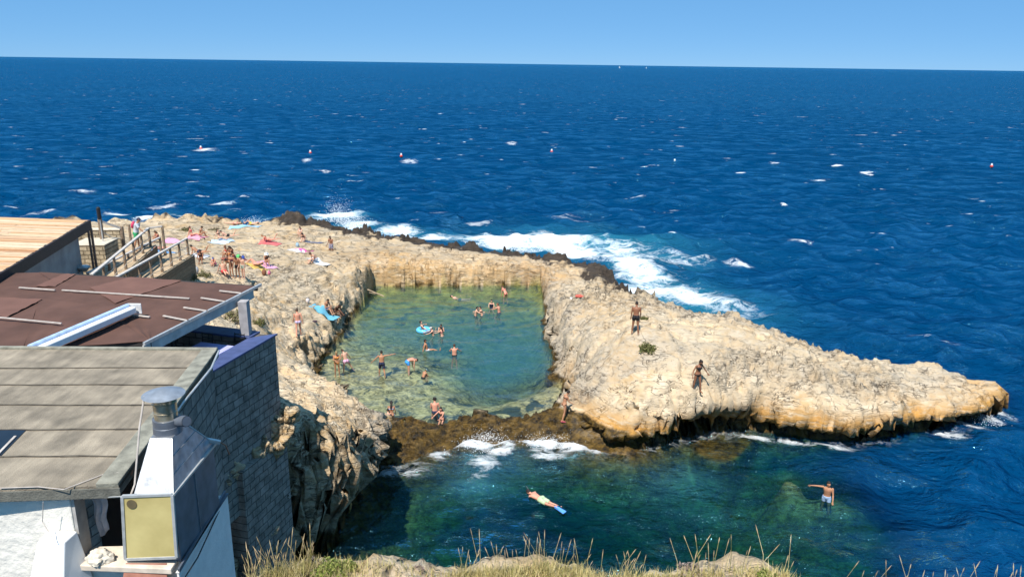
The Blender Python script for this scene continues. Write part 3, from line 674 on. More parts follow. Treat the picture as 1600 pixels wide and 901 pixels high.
def island_mat(name, cols, rough=.8, scale=(1, 1, 1), nscale=3, bump=.3):
    """each separate piece of the mesh gets its own tone"""
    m = bpy.data.materials.new(name); t, n, l, b = nodes_of(m)
    g = n.new('ShaderNodeNewGeometry'); rmp = n.new('ShaderNodeValToRGB'); rmp.color_ramp.interpolation = 'LINEAR'
    e = rmp.color_ramp.elements
    while len(e) < len(cols): e.new(.5)
    for i, c in enumerate(cols): e[i].position = i / (len(cols) - 1); e[i].color = (*c, 1)
    l.new(g.outputs['Random Per Island'], rmp.inputs[0])
    tc = n.new('ShaderNodeTexCoord'); mp = n.new('ShaderNodeMapping'); mp.inputs['Scale'].default_value = scale; l.new(tc.outputs['Object'], mp.inputs[0])
    nz = n.new('ShaderNodeTexNoise'); nz.inputs['Scale'].default_value = nscale; nz.inputs['Detail'].default_value = 7; nz.inputs['Roughness'].default_value = .65; l.new(mp.outputs[0], nz.inputs[0])
    rp = n.new('ShaderNodeMapRange'); rp.inputs[1].default_value = .3; rp.inputs[2].default_value = .7; rp.inputs[3].default_value = .6; rp.inputs[4].default_value = 1.2; l.new(nz.outputs['Fac'], rp.inputs[0])
    mx = n.new('ShaderNodeVectorMath'); mx.operation = 'SCALE'; l.new(rmp.outputs[0], mx.inputs[0]); l.new(rp.outputs[0], mx.inputs['Scale']); l.new(mx.outputs[0], b.inputs['Base Color'])
    b.inputs['Roughness'].default_value = rough; b.inputs['Specular IOR Level'].default_value = .25
    bp = n.new('ShaderNodeBump'); bp.inputs['Strength'].default_value = bump; bp.inputs['Distance'].default_value = .02; l.new(nz.outputs['Fac'], bp.inputs['Height']); l.new(bp.outputs[0], b.inputs['Normal'])
    return m
M_PLASTER = mat('white_plaster', (.74, .70, .62), .9, var=.05, scale=3, bump=.9, bscale=9)
M_FELT = mat('grey_roofing_felt', (.30, .25, .185), .95, var=.2, scale=2.2, bump=.6, bscale=60, col2=(.19, .16, .12), detail=9)
def felt():
    m = MATS['grey_roofing_felt']; t = m.node_tree; n = t.nodes; l = t.links; b = n['Principled BSDF']
    tc = n.new('ShaderNodeTexCoord'); mp = n.new('ShaderNodeMapping'); mp.inputs['Scale'].default_value = (5.5, .7, 1); mp.inputs['Rotation'].default_value = (0, 0, R(8)); l.new(tc.outputs['Object'], mp.inputs[0])
    nz = n.new('ShaderNodeTexNoise'); nz.inputs['Scale'].default_value = 1; nz.inputs['Detail'].default_value = 8; nz.inputs['Roughness'].default_value = .7; l.new(mp.outputs[0], nz.inputs[0])
    rp = n.new('ShaderNodeMapRange'); rp.inputs[1].default_value = .35; rp.inputs[2].default_value = .68; rp.inputs[3].default_value = .74; rp.inputs[4].default_value = 1.15; l.new(nz.outputs['Fac'], rp.inputs[0])
    src = b.inputs['Base Color'].links[0].from_socket; mx = n.new('ShaderNodeVectorMath'); mx.operation = 'SCALE'; l.new(src, mx.inputs[0]); l.new(rp.outputs[0], mx.inputs['Scale']); l.new(mx.outputs[0], b.inputs['Base Color'])
felt()
M_FELT_EDGE = mat('pale_felt_edge', (.26, .25, .20), .9, var=.2, scale=5, bump=.4)
M_SEAM = mat('felt_lap', (.10, .085, .065), .95, var=.3, scale=4)
M_FASCIA = mat('weathered_fascia', (.15, .145, .12), .9, var=.25, scale=4, bump=.5)
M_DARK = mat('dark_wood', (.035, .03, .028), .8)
M_STEEL = mat('galvanised_steel', (.42, .43, .45), .42, .7, var=.16, scale=7, bump=.25, bscale=4)
M_STEEL_DULL = mat('dull_steel', (.17, .19, .225), .5, .5, var=.15, scale=4)
M_COPPER = mat('copper_pipe', (.36, .17, .10), .5, .5)
M_WHITEPAINT = mat('white_paint', (.80, .80, .79), .45, var=.03)
M_COPING_SHADE = mat('shade_blue_coping', (.065, .09, .21), .6, var=.12, scale=3)  # coping blue, deepened so the base colour carries shade
M_SHADE = mat('brown_shade_cloth', (.108, .053, .038), .95, var=.14, scale=1.1, bump=.3, bscale=80)
M_SHADE2 = mat('brown_shade_cloth_double', (.16, .078, .058), .95, var=.08, scale=1.2, bump=.3, bscale=80)
M_BATTEN = mat('pale_batten', (.50, .44, .39), .8)
M_STONE = masonry('shaded_block_masonry', (.33, .30, .26), (.26, .235, .20), (.13, .115, .10), .52, .27, .022, 'yz')
M_STONE_X = masonry('block_masonry', (.34, .31, .27), (.27, .245, .21), (.13, .115, .10), .52, .27, .022, 'xz')
M_RUBBLE = masonry('rubble_masonry', (.50, .41, .28), (.40, .32, .21), (.22, .17, .11), .42, .24, .03, 'xz', .9)
M_RUBBLE_Y = masonry('rubble_masonry_side', (.50, .41, .28), (.38, .30, .20), (.20, .16, .11), .36, .22, .03, 'yz', .9)
M_CONCRETE = mat('grey_concrete', (.30, .29, .27), .9, var=.15, scale=2, bump=.5)
M_SLAT = island_mat('cane_and_slat_roof', [(.52, .27, .13), (.66, .43, .24), (.72, .57, .40), (.44, .21, .10), (.66, .50, .33), (.60, .38, .20)], .85, (1, 12, 12), 2)
M_BROWN = mat('dark_brown_fascia', (.035, .022, .018), .6, var=.2)
M_WOOD = mat('sunbleached_wood', (.40, .30, .20), .85, var=.2, scale=4, bump=.4)
M_LOG = mat('log_post', (.26, .185, .125), .85, var=.25, scale=6, bump=.4)
M_RAIL = mat('pale_handrail', (.52, .48, .44), .75, var=.15, scale=5)
M_PLANK = island_mat('deck_planks', [(.46, .34, .21), (.54, .41, .27), (.42, .31, .20)], .85, (1, 1, 1), 4)
M_SIDING = island_mat('ramp_side_boards', [(.24, .165, .10), (.20, .135, .08), (.27, .19, .115)], .85, (1, 1, 6), 3)
M_ROPE = mat('pale_rope', (.42, .39, .34), .9)
M_YELLOWED = mat('yellowed_plastic_pane', (.55, .46, .20), .55, var=.12, scale=1.6, col2=(.40, .32, .12))
M_ALU = mat('aluminium_frame', (.62, .62, .60), .4, .5)
M_TERRACOTTA = mat('red_brown_board', (.30, .125, .085), .8, var=.15, scale=5)
M_RAG = mat('cream_rag', (.62, .56, .46), .95, var=.1, scale=14, bump=.5, bscale=18)
M_BLACK = mat('black_metal', (.015, .015, .016), .5)
M_CLOTH = mat('sky_tinted_tablecloth', (.40, .40, .72), .85, var=.05)  # lilac tint puts the blue skylight of the shade into the cloth colour
M_AWN = mat('light_blue_awning_roll', (.42, .55, .75), .6)

# ------------------------------------------------------------------ kitchen building with the grey roof
def xy(v): return (v.x, v.y)
ROOF_Z = 13.0
kb_B = P(185, 757, ROOF_Z); kb_C = P(341, 545, ROOF_Z); kb_A = P(-170, 769, ROOF_Z); kb_D = P(-330, 540, ROOF_Z)
kb = empty('kitchen_building', (kb_B.x, kb_B.y, 0), 0, 'white rendered building with a grey felt flat roof and an open window', 'building')
def loc(o, par):   # builds are made in world coordinates; hang them under their thing in place
    o.parent = par; o.matrix_parent_inverse = Matrix.Translation(par.location * -1) if par.rotation_euler.z == 0 else par.matrix_basis.inverted(); return o
def world_of(o):
    b = Matrix.Translation(o.location) @ o.rotation_euler.to_matrix().to_4x4()
    return b if o.parent is None else world_of(o.parent) @ o.matrix_parent_inverse @ b
def part(mb, name, m, par, smooth=False, bevel=0.0, sub=None):
    o = mb.build(name, m, None, smooth, bevel)
    o.parent = par; w = world_of(par)
    o.matrix_parent_inverse = w.inverted()
    return o
rf = MB(); rf.slab([xy(kb_A), xy(kb_B), xy(kb_C), xy(kb_D)], ROOF_Z - .14, ROOF_Z)
roof_o = part(rf, 'roof', M_FELT, kb, bevel=.01)
for i, yy in enumerate((575, 601, 632, 671, 713)):
    sm = MB()
    a = P(-200, yy + 1, ROOF_Z); b = P(341 - (yy - 545) * .745 - 4, yy + random.uniform(-1, 1), ROOF_Z)
    n_ = 14; prev = None
    for k in range(n_ + 1):
        q = a.lerp(b, k / n_) + V(0, random.uniform(-.015, .015), .008)
        if prev is not None: sm.bar(prev, q, .028 + random.uniform(-.01, .012), .018)
        prev = q
    part(sm, 'felt_seam', M_SEAM, roof_o)
ef = MB()
def strip(a, b, w, z0, z1, side):
    d = (b - a).normalized(); nrm = V(d.y, -d.x, 0) * side
    ef.slab([xy(a), xy(b), xy(b + nrm * w), xy(a + nrm * w)], z0, z1)
strip(kb_B, kb_C, .32, ROOF_Z - .18, ROOF_Z + .035, -1); strip(kb_D + V(0, -.02, 0), kb_C + V(0, -.02, 0), .10, ROOF_Z - .1, ROOF_Z + .05, 1)
part(ef, 'roof_edging', M_FELT_EDGE, roof_o, bevel=.012)
fa = MB()
dfr = (kb_B - kb_A).normalized()
fa.slab([xy(kb_A + V(0, -.035, 0)), xy(kb_B + V(.03, -.035, 0)), xy(kb_B + V(.03, -.012, 0)), xy(kb_A + V(0, -.012, 0))], ROOF_Z - .20, ROOF_Z - .03)
part(fa, 'eaves_fascia', M_FASCIA, roof_o, bevel=.015)
fy = kb_B.y - .01                                   # the front wall
def FX(px, py): return PY(px, py, fy).x
wx0 = kb_A.x; wx1 = FX(112, 800); zs = PY(150, 872, fy).z
fw = MB(); fw.box(wx0, wx1, fy, fy + .28, 4.0, ROOF_Z - .17)
part(fw, 'front_wall', M_PLASTER, kb, bevel=.02)
lw = MB(); lw.box(wx1 + .003, -4.98, fy + .02, fy + .28, 4.0, zs - .03)
part(lw, 'apron_wall', M_PLASTER, kb, bevel=.02)
dd_ = (kb_C - kb_B).normalized(); nn_ = V(-dd_.y, dd_.x, 0)
kb_side = (kb_B + dd_ * 1.6 + nn_ * .12, kb_C - dd_ * .1 + nn_ * .12, nn_)
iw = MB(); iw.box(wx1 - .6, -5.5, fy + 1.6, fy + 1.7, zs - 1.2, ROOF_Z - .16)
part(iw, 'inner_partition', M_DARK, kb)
sill = MB(); sill.slab([(wx1 - .02, fy - .16), (-5.0, fy - .22), (-5.0, fy + .4), (wx1 - .02, fy + .3)], zs - .10, zs)
part(sill, 'window_ledge', mat('cream_ledge', (.66, .56, .45), .85, var=.12, scale=6), kb, bevel=.015)
jm = MB(); jm.box(wx1 + .004, wx1 + .05, fy + .015, fy + .27, zs, ROOF_Z - .2)
part(jm, 'window_jamb', mat('grey_jamb', (.42, .40, .37), .8), kb)
rodm = MB(); rodm.tube([PY(112, 778, fy - .02), PY(268, 772, fy - .06)], .008, 6)
part(rodm, 'curtain_rail', M_ALU, kb)
cu = MB()
c0 = PY(141, 770, fy + .5); c1 = PY(163, 770, fy + .5); nc = 12; rows = 8; vs = []; fs = []
for r in range(rows + 1):
    for k in range(nc + 1):
        u = k / nc; ww = 1 - .15 * r / rows
        vs.append((c0.x + (c1.x - c0.x) * (.5 + (u - .5) * ww) + .02 * math.sin(r), fy + .5 + .03 * math.sin(u * 14 + r * .3), c0.z - .08 - r / rows * (.62 + .06 * math.sin(u * 5))))
for r in range(rows):
    for k in range(nc): fs.append((r * (nc + 1) + k, r * (nc + 1) + k + 1, (r + 1) * (nc + 1) + k + 1, (r + 1) * (nc + 1) + k))
cu.add(vs, fs); part(cu, 'curtain', mat('grey_white_cloth', (.55, .55, .57), .9), kb, smooth=True)
sk = MB(); s0 = P(-40, 712, ROOF_Z); s1 = P(2, 712, ROOF_Z); s2 = P(41, 672, ROOF_Z); s3 = P(-20, 672, ROOF_Z)
sk.slab([(p.x, p.y) for p in (s0, s1, s2, s3)], ROOF_Z + .002, ROOF_Z + .012)
sko = part(sk, 'skylight', mat('dark_glass', (.012, .014, .02), .15, spec=.5), kb)
g = MB(); g.bar(P(-6, 712, ROOF_Z + .02), P(24, 681, ROOF_Z + .02), .04, .02); part(g, 'glazing_bar', M_BATTEN, sko)
# cable and gutter at the corner
gt = MB(); gt.tube([P(342, 548, 13.02), P(330, 575, 12.98), P(300, 612, 12.95), P(283, 632, 12.9), P(268, 655, 12.9)], .022, 8); part(gt, 'drain_pipe', M_ALU, kb, smooth=True)
gt = MB(); gt.tube([P(207, 728, 12.95), P(203, 740, 12.9), P(190, 752, 12.88), P(176, 760, 12.86)], [.03, .035, .04, .045], 8); part(gt, 'gutter_spout', M_COPPER, kb, smooth=True)
gt = MB(); gt.tube([P(80, 772, 12.85) + V(0, -.2, 0), P(82, 800, 12.5) + V(0, -.25, 0), PY(86, 846, fy - .35)], .006, 5); gt.tube([P(0, 762, 13.02), P(60, 760, 13.02), P(100, 764, 13.02), P(160, 741, 13.02), P(185, 738, 13.03)], .008, 5); part(gt, 'cable', M_BATTEN, kb)

# white box cover below the eaves, rag, red board, yellowed pane
def at_front(px, py, off): return PY(px, py, fy - off)
wb = empty('box_cover', at_front(80, 901, .4), 0, 'white boxy metal cover with sloping sides against the white wall', 'box')
b1 = MB(); t0 = at_front(58, 846, .28); t1 = at_front(101, 850, .28); q0 = at_front(38, 945, .62); q1 = at_front(98, 945, .62); t2 = at_front(118, 905, .05); 
b1.hexa([(q0.x, q0.y, q0.z), (q1.x, q1.y, q1.z), (q1.x + .14, fy - .02, q1.z), (q0.x, fy - .02, q0.z), (t0.x, t0.y, t0.z), (t1.x, t1.y, t0.z), (t1.x + .05, fy - .02, t0.z + .02), (t0.x, fy - .02, t0.z + .02)])
part(b1, 'cover', M_WHITEPAINT, wb, bevel=.02)
rg_ = empty('crumpled_rag', at_front(158, 885, .0), 0, 'crumpled cream cloth lying on the window ledge', 'cloth')
rm = MB()
bmr = bmesh.new(); bmesh.ops.create_icosphere(bmr, subdivisions=4, radius=1)
pts = np.array([v.co[:] for v in bmr.verts]); dsp = 1 + .32 * ridged(pts * 1.7, 3, 7) + .12 * fbm(pts * 4, 2, 8); cc = at_front(158, 884, .06)
pts = pts * dsp[:, None] * np.array((.17, .13, .12)); pts[:, 2] = np.maximum(pts[:, 2], -.04); pts[:, 0] += -.25 * pts[:, 2] * (pts[:, 2] < 0)
pts = pts + np.array((cc.x, cc.y - .0, zs + .045))
rm.add(pts.tolist(), [tuple(v.index for v in f.verts) for f in bmr.faces]); bmr.free()
part(rm, 'cloth', M_RAG, rg_, smooth=True)
rb = MB(); r0 = at_front(196, 880, .12); r1 = at_front(260, 880, .12); r2 = at_front(262, 930, .34); r3 = at_front(186, 930, .34)
nb = V(0, .02, .0)
rb.hexa([r3 + nb, r2 + nb, r2, r3, r0 + nb, r1 + nb, r1, r0])
tag(rb.build('red_board', M_TERRACOTTA, None, False, .004), 'red brown board leaning on the ledge below the pane', 'board')
yp = empty('yellowed_pane', at_front(235, 870, .0), 0, 'yellowed plastic window pane in a pale metal frame standing by the hood', 'window pane')
y0 = at_front(191, 775, .10); y1 = at_front(269, 772, .13); y2 = at_front(276, 870, .13); y3 = at_front(196, 873, .10)
pm = MB(); pm.hexa([y3 + V(.02, 0, 0), y2 + V(-.02, 0, 0), y2 + V(-.02, .02, 0), y3 + V(.02, .02, 0), y0 + V(.02, 0, 0), y1 + V(-.02, 0, 0), y1 + V(-.02, .02, 0), y0 + V(.02, .02, 0)])
part(pm, 'pane', M_YELLOWED, yp)
fr_ = MB()
for a, b in ((y0, y1), (y1, y2), (y2, y3), (y3, y0)): fr_.bar(a + V(0, .005, 0), b + V(0, .005, 0), .045, .04, (0, 1, 0))
part(fr_, 'frame', M_ALU, yp, bevel=.004)
st = MB(); st.lathe([(.001, 0), (.075, 0), (.075, .004), (.001, .004)], (0, 0, 0), 16)
sv = [Vector(v) for v in st.v]; cst = y0.lerp(y2, .0) + V(.13, -.012, -.12); st.v = [tuple(cst + V(v.x, -v.z, v.y)) for v in sv]
part(st, 'round_stain', mat('soot_stain', (.13, .10, .05), .8), yp)

# ------------------------------------------------------------------ kitchen exhaust hood
hd = empty('exhaust_hood', (-5.2, fy, zs), 0, 'galvanised steel kitchen exhaust hood with a capped round flue', 'exhaust hood')
hy0 = fy - .02; hy1 = fy + 1.55
hxl = FX(210, 770); hxr = FX(272, 775); ztop = PY(270, 772, hy0).z
pt = MB(); az = PY(250, 684, fy + .55)          # top of the pyramid
tl = PY(234, 684, fy + .45); tr = PY(268, 683, fy + .45)
hw = (tr.x - tl.x)
tb_ = fy + .95
pt.hexa([(hxl, hy0, ztop), (hxr, hy0, ztop), (hxr + .02, hy1, ztop), (hxl, hy1, ztop), (tl.x, fy + .45, tl.z), (tr.x, fy + .45, tl.z), (tr.x, tb_, tl.z), (tl.x, tb_, tl.z)])
part(pt, 'canopy', M_STEEL, hd, bevel=.006)
bx_ = MB(); bx_.box(hxl, hxr - .004, hy0 + .004, hy1 - .004, zs - .02, ztop - .002)
part(bx_, 'hood_box', M_STEEL_DULL, hd, bevel=.006)
sq = MB(); mx_ = (tl.x + tr.x) / 2; my_ = (fy + .45 + tb_) / 2; r_ = .17
sq.lathe([(.21, -.02), (.205, .10), (.20, .105), (.20, .22), (.175, .225)], (mx_, my_, tl.z + .0), 24)
part(sq, 'flue_collar', M_STEEL_DULL, hd, smooth=True)
fl = MB(); fl.lathe([(r_, 0), (r_, .10), (r_ + .008, .105), (r_ + .008, .12), (r_, .125), (r_, .24), (r_ + .008, .245), (r_ + .008, .26), (r_, .265), (r_ + .02, .34)], (mx_, my_, tl.z + .22), 24)
flo = part(fl, 'flue_pipe', mat('bright_tin', (.60, .52, .38), .3, .8, var=.2, scale=6), hd, smooth=True)
cp = MB(); cp.lathe([(.30, .38), (.31, .385), (.16, .44), (.02, .48), (.001, .48)], (mx_, my_, tl.z + .22), 28); cp.lathe([(.001, .375), (.295, .38), (.30, .385)], (mx_, my_, tl.z + .22), 28)
for k in range(3):
    aa = k * 2.1; cp.bar((mx_ + r_ * math.cos(aa), my_ + r_ * math.sin(aa), tl.z + .5), (mx_ + .2 * math.cos(aa), my_ + .2 * math.sin(aa), tl.z + .61), .02, .01)
part(cp, 'rain_cap', mat('zinc_cap', (.40, .42, .45), .45, .6, var=.12, scale=7), hd, smooth=True)
el = MB(); e0 = V(mx_ + .16, my_ - .02, tl.z + .17); el.tube([e0, e0 + V(.12, -.05, .03), e0 + V(.2, -.10, .05)], .085, 16, cap=False); el.tube([e0 + V(.2, -.10, .05), e0 + V(.11, -.045, .03)], [.078, .05], 16)
part(el, 'elbow_pipe', M_STEEL_DULL, hd, smooth=True)
ed = MB()
ed.bar((hxr + .01, hy0 - .01, ztop + .0), (hxr + .035, hy1 + .01, ztop + .0), .035, .035); ed.bar((hxr, hy0 - .012, ztop), (tr.x + .003, fy + .447, tl.z), .02, .02); ed.bar((hxr + .02, hy1 + .003, ztop), (tr.x, tb_ + .003, tl.z), .02, .02)
part(ed, 'edge_trim', M_ALU, hd)
br_ = MB(); k0 = V(hxr + .02, hy1 - .05, ztop + .02); br_.bar(k0 + V(-.22, -.1, .16), k0 + V(.12, .0, .03), .06, .07); part(br_, 'spotlight', M_ALU, hd, bevel=.01)
wr = MB(); wr.tube([k0 + V(.12, 0, .03), k0 + V(.2, .0, -.02), k0 + V(.24, .02, -.2)], .012, 6); part(wr, 'copper_cable', M_COPPER, hd, smooth=True)
st2 = MB(); st2.tube([V(mx_ - .24, my_ - .1, tl.z + .62), V(mx_ - .27, my_ - .3, tl.z + .2), V(hxl - .02, hy0 + .1, ztop + .1), V(hxl - .06, hy0, ztop - .05)], .014, 6); part(st2, 'stay_wire', M_BATTEN, hd)
# plinth the hood stands on
pl = empty('hood_plinth', (-4.8, fy, 4), 0, 'white plinth with steel flashing beside and below the exhaust hood', 'plinth')
pb_ = MB(); pxr = PY(352, 800, hy1 + .35).x; pxf = PY(283, 880, hy0 - .1).x
pz = zs - .06
pb_.slab([(hxr + .003, hy0 - .20), (pxf, hy0 - .20), (pxr, hy1 + .35), (hxr + .003, hy1 + .35)], 4.0, pz)
pb_.slab([(hxl, hy1 + .003), (hxr + .002, hy1 + .003), (hxr + .002, hy1 + .35), (hxl, hy1 + .35)], 4.0, pz)
part(pb_, 'plinth_wall', mat('white_render', (.85, .79, .72), .9, var=.04, bump=.3), pl, bevel=.01)
fs_ = MB(); fs_.slab([(hxr + .01, hy0 - .16), (pxf + .02, hy0 - .22), (pxr + .03, hy1 + .38), (hxr + .01, hy1 + .38)], pz + .002, pz + .03)
fs_.slab([(pxf - .005, hy0 - .22), (pxf + .025, hy0 - .22), (pxr + .035, hy1 + .38), (pxr + .005, hy1 + .38)], pz + .032, pz + .08)
part(fs_, 'flashing', M_STEEL_DULL, pl)
cb_ = MB(); cb_.tube([(pxf + .05, hy0 - .25, pz - .13), (pxf + .07, hy0 + .3, pz - .10), (pxr + .05, hy1 + .1, pz - .05)], .012, 6); part(cb_, 'cable', M_BLACK, pl)

# ------------------------------------------------------------------ restaurant terrace on its stone wall
C0 = P(430, 521, 10.0); dR = V(-.2815, -1, 0).normalized(); dF = V(-3.2, .9, 0).normalized(); inR = V(-dR.y, dR.x, 0) * -1
if inR.x > 0: inR *= -1
inF = V(-dF.y, dF.x, 0)
if inF.y > 0: inF *= -1
rt = empty('restaurant_terrace', (C0.x, C0.y, 0), math.atan2(dR.y, dR.x) + math.pi / 2, 'restaurant terrace on a tall shaded block wall with a blue coping', 'terrace')
def quadprism(a, b, nrm, w, z0, z1, mb):
    mb.slab([xy(a), xy(b), xy(b + nrm * w), xy(a + nrm * w)], z0, z1); return mb
def wall_part(a, b, nrm, w, z0, z1, name, m, par):
    """masonry keeps its courses level along the wall: its own frame runs along local Y"""
    d = (b - a).normalized(); L = (b - a).length; o = MB()
    o.box(0, w, 0, L, z0, z1); ob = o.build(name, m, None, False, .015)
    mw = Matrix((( nrm.x, d.x, 0, a.x), (nrm.y, d.y, 0, a.y), (0, 0, 1, 0), (0, 0, 0, 1)))
    ob.parent = par; pwm = Matrix.Translation(par.location) @ par.rotation_euler.to_matrix().to_4x4()
    ob.matrix_parent_inverse = pwm.inverted() @ mw
    return ob
wall_part(kb_side[0], kb_side[1], kb_side[2], .3, 3.0, ROOF_Z - .15, 'side_wall', M_STONE, kb)
wall_part(C0 + inF * 0 , C0 + dR * 11.5, inR, .6, 4.6, 9.93, 'upper_wall', M_STONE, rt)
wall_part(C0 - inF * 0 + inR * .003 + dR * .12 - inR * .22, C0 + dR * 2.75 - inR * .22, inR, .8, -.5, 6.2, 'lower_wall', M_STONE, rt)
wall_part(C0 + dR * 4.0 + inR * .9, C0 + dR * 11.5 + inR * .9, inR, .5, -.5, 4.75, 'recessed_wall', M_STONE, rt)
wall_part(C0 + dR * 4.0 - inR * .05, C0 + dR * 5.4 - inR * .05, inR, .9, -.5, 4.6, 'buttress', M_STONE, rt)
wall_part(C0 + inR * .6, C0 + inR * .6 + dF * 13, inF, .45, 4.0, 9.93, 'seaward_wall', M_STONE, rt)
li = MB(); quadprism(C0 + inR * .62 - inF * .03, C0 + inR * .62 - inF * .03 + dF * 12.5, inF, .027, 9.2, 9.92, li); part(li, 'inner_lining', mat('pale_lining', (.50, .46, .42), .85, var=.1), rt)
fl_ = MB(); fl_.slab([xy(C0 + inR * .6 + inF * .45), xy(C0 + dR * 9 + inR * .6), xy(C0 + dR * 9 + inR * 13), xy(C0 + inR * 13 + inF * .45)], 8.9, 9.22); part(fl_, 'terrace_floor', M_CONCRETE, rt)
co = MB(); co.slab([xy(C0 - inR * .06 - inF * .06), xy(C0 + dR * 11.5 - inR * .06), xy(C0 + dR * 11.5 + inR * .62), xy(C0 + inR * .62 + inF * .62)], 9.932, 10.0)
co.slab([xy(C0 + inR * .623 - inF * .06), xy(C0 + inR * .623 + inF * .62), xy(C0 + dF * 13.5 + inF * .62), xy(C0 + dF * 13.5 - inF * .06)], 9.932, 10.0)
part(co, 'coping', M_COPING_SHADE, rt, bevel=.01)
# pillar that carries the pergola
pc = P(385, 522, 10.0)
# pergola
PZ = 11.3
pg_a = P(402, 447, PZ); pg_b = P(236, 533, PZ); pg_c = P(60, 425, PZ); 
pg = empty('shade_pergola', (pg_a.x, pg_a.y, 10), 0, 'terrace pergola covered with brown shade cloth and pale battens', 'pergola')
pgl = P(-260, 440, PZ); pgl2 = P(-260, 560, PZ)
def sag_sheet(c4, z, n=22, m_=14, sag=.02, seed=0):
    vs = []; fs = []
    for i in range(n + 1):
        for j in range(m_ + 1):
            u, v = i / n, j / m_
            p = c4[0].lerp(c4[1], u).lerp(c4[3].lerp(c4[2], u), v)
            dz = -sag * (abs(math.sin(math.pi * u * 5)) * .5 + .5 * abs(math.sin(math.pi * v * 3))) + .02 * math.sin(u * 23 + v * 11 + seed)
            vs.append((p.x, p.y, z + dz * .6))
    N = len(vs); vs += [(a, b, c - .012) for a, b, c in vs]
    for i in range(n):
        for j in range(m_):
            a = i * (m_ + 1) + j; q = (a, a + 1, a + m_ + 2, a + m_ + 1); fs.append(q); fs.append(tuple(N + k for k in reversed(q)))
    mb = MB(); mb.add(vs, fs); return mb
part(sag_sheet([pgl, pg_c, pg_b, pgl2], PZ), 'shade_cloth', M_SHADE, pg, smooth=True)
part(sag_sheet([pg_c + V(.002, 0, 0), pg_a, pg_b + V(.004, 0, 0), pg_b + V(0, 0, 0)], PZ), 'shade_cloth', M_SHADE, pg, smooth=True)
def patch_px(c, z): return sag_sheet([P(a, b, z) for a, b in c], z, 10, 6, .012)
part(patch_px(((140, 449), (205, 432), (284, 438), (180, 473)), PZ + .025), 'double_layer', M_SHADE2, pg, smooth=True)
part(patch_px(((55, 447), (100, 427), (118, 428), (86, 447)), PZ + .025), 'double_layer', M_SHADE2, pg, smooth=True)
bt = MB()
for a, b in (((30, 449), (86, 453)), ((97, 453), (296, 466)), ((202, 491), (234, 495)), ((255, 493), (295, 501)), ((287, 480), (326, 486)), ((314, 465), (352, 471)), ((343, 454), (378, 458))):
    bt.bar(P(*a, PZ + .06), P(*b, PZ + .06), .06, .03)
part(bt, 'batten', M_BATTEN, pg)
fb = MB(); e1 = pg_a + V(.1, .1, 0); e2 = pg_b + (pg_b - pg_a).normalized() * .3
fb.bar(e1 + V(0, 0, .03), e2 + V(0, 0, .03), .07, .09); part(fb, 'edge_beam', M_ALU, pg)
fb = MB(); fb.bar(e1.lerp(e2, .08) + V(-.03, 0, -.17), e2 + V(-.03, 0, -.17), .05, .30); part(fb, 'valance_board', mat('pale_grey_board', (.52, .50, .46), .8, var=.12, scale=3), pg)
fb = MB()
fb.bar(pg_a + V(-.05, .1, -.08), pg_c + V(0, .1, -.08), .1, .12); fb.bar(pg_b + V(0, .02, -.1), pg_b + V(-3.4, -.2, -.1), .1, .12)
for k in range(5):
    q = pg_a.lerp(pg_b, k / 4.5); fb.bar(q + V(0, 0, -.12), q + V(-8, 1.2, -.12), .06, .1)
part(fb, 'rafter', M_DARK, pg)
ps = MB(); ps.box(pc.x - .15, pc.x + .15, pc.y - .16, pc.y + .16, 10.004, PZ - .1); part(ps, 'pillar', mat('pale_pillar', (.36, .34, .34), .8), pg, bevel=.01)
bp_ = P(193, 520, 10.2); ps = MB(); ps.box(bp_.x - .05, bp_.x + .05, bp_.y - .05, bp_.y + .05, 9.22, PZ - .12); part(ps, 'post', M_BLACK, pg)
# nearer shade panel and the awning cassette along it
l0 = P(203, 480, 11.62); l1 = P(50, 545, 11.62)
aw = empty('roller_awning', (l0.x, l0.y, 11.3), 0, 'white and pale blue roller awning cassette between two brown shade cloths', 'awning')
am = MB(); am.bar(l0 + V(.12, -.04, -.06), l1 + V(.12, -.04, -.06), .22, .20); part(am, 'cassette', M_WHITEPAINT, aw, bevel=.03)
am = MB(); am.tube([l0 + V(-.06, .0, .05), l1 + V(-.06, .0, .05)], .075, 12); part(am, 'fabric_roll', M_AWN, aw, smooth=True)
ep = MB(); ep.box(l0.x - .08, l0.x + .34, l0.y + .02, l0.y + .06, l0.z - .22, l0.z + .12); part(ep, 'end_plate', mat('light_grey_plate', (.60, .60, .60), .5), aw, bevel=.02)
sh = empty('shade_canopy', (l0.x - 2, l0.y, 11.5), 0, 'nearer brown shade cloth panel left of the roller awning', 'canopy')
s_l = P(-260, 470, 11.6); s_b = P(-260, 560, 11.6)
part(sag_sheet([s_l, P(62, 466, 11.6), l1 + V(-.25, 0, -.02), s_b], 11.6, sag=.04), 'shade_cloth', M_SHADE, sh, smooth=True)
part(sag_sheet([P(62, 466, 11.6) + V(.002, 0, 0), l0 + V(-.18, .05, 0), l0.lerp(l1, .5) + V(-.22, 0, 0), l1 + V(-.246, 0, -.02)], 11.6, sag=.02), 'shade_cloth', M_SHADE, sh, smooth=True)
part(patch_px(((-120, 470), (0, 464), (66, 467), (10, 495)), 11.63), 'double_layer', M_SHADE2, sh, smooth=True)
bt = MB(); bt.bar(P(-60, 490, 11.68), P(96, 505, 11.68), .05, .03); part(bt, 'batten', M_BATTEN, sh)
bt = MB(); bt.bar(l0 + V(-.2, .0, -.1), l1 + V(-.2, 0, -.1), .06, .14); bt.box(l0.x - .24, l0.x - .16, l0.y - .1, l0.y - .02, 9.22, 11.5); bt.box(l1.x - 1.6, l1.x - 1.5, l1.y + 2, l1.y + 2.1, 9.22, 11.5); part(bt, 'frame', M_BLACK, sh)
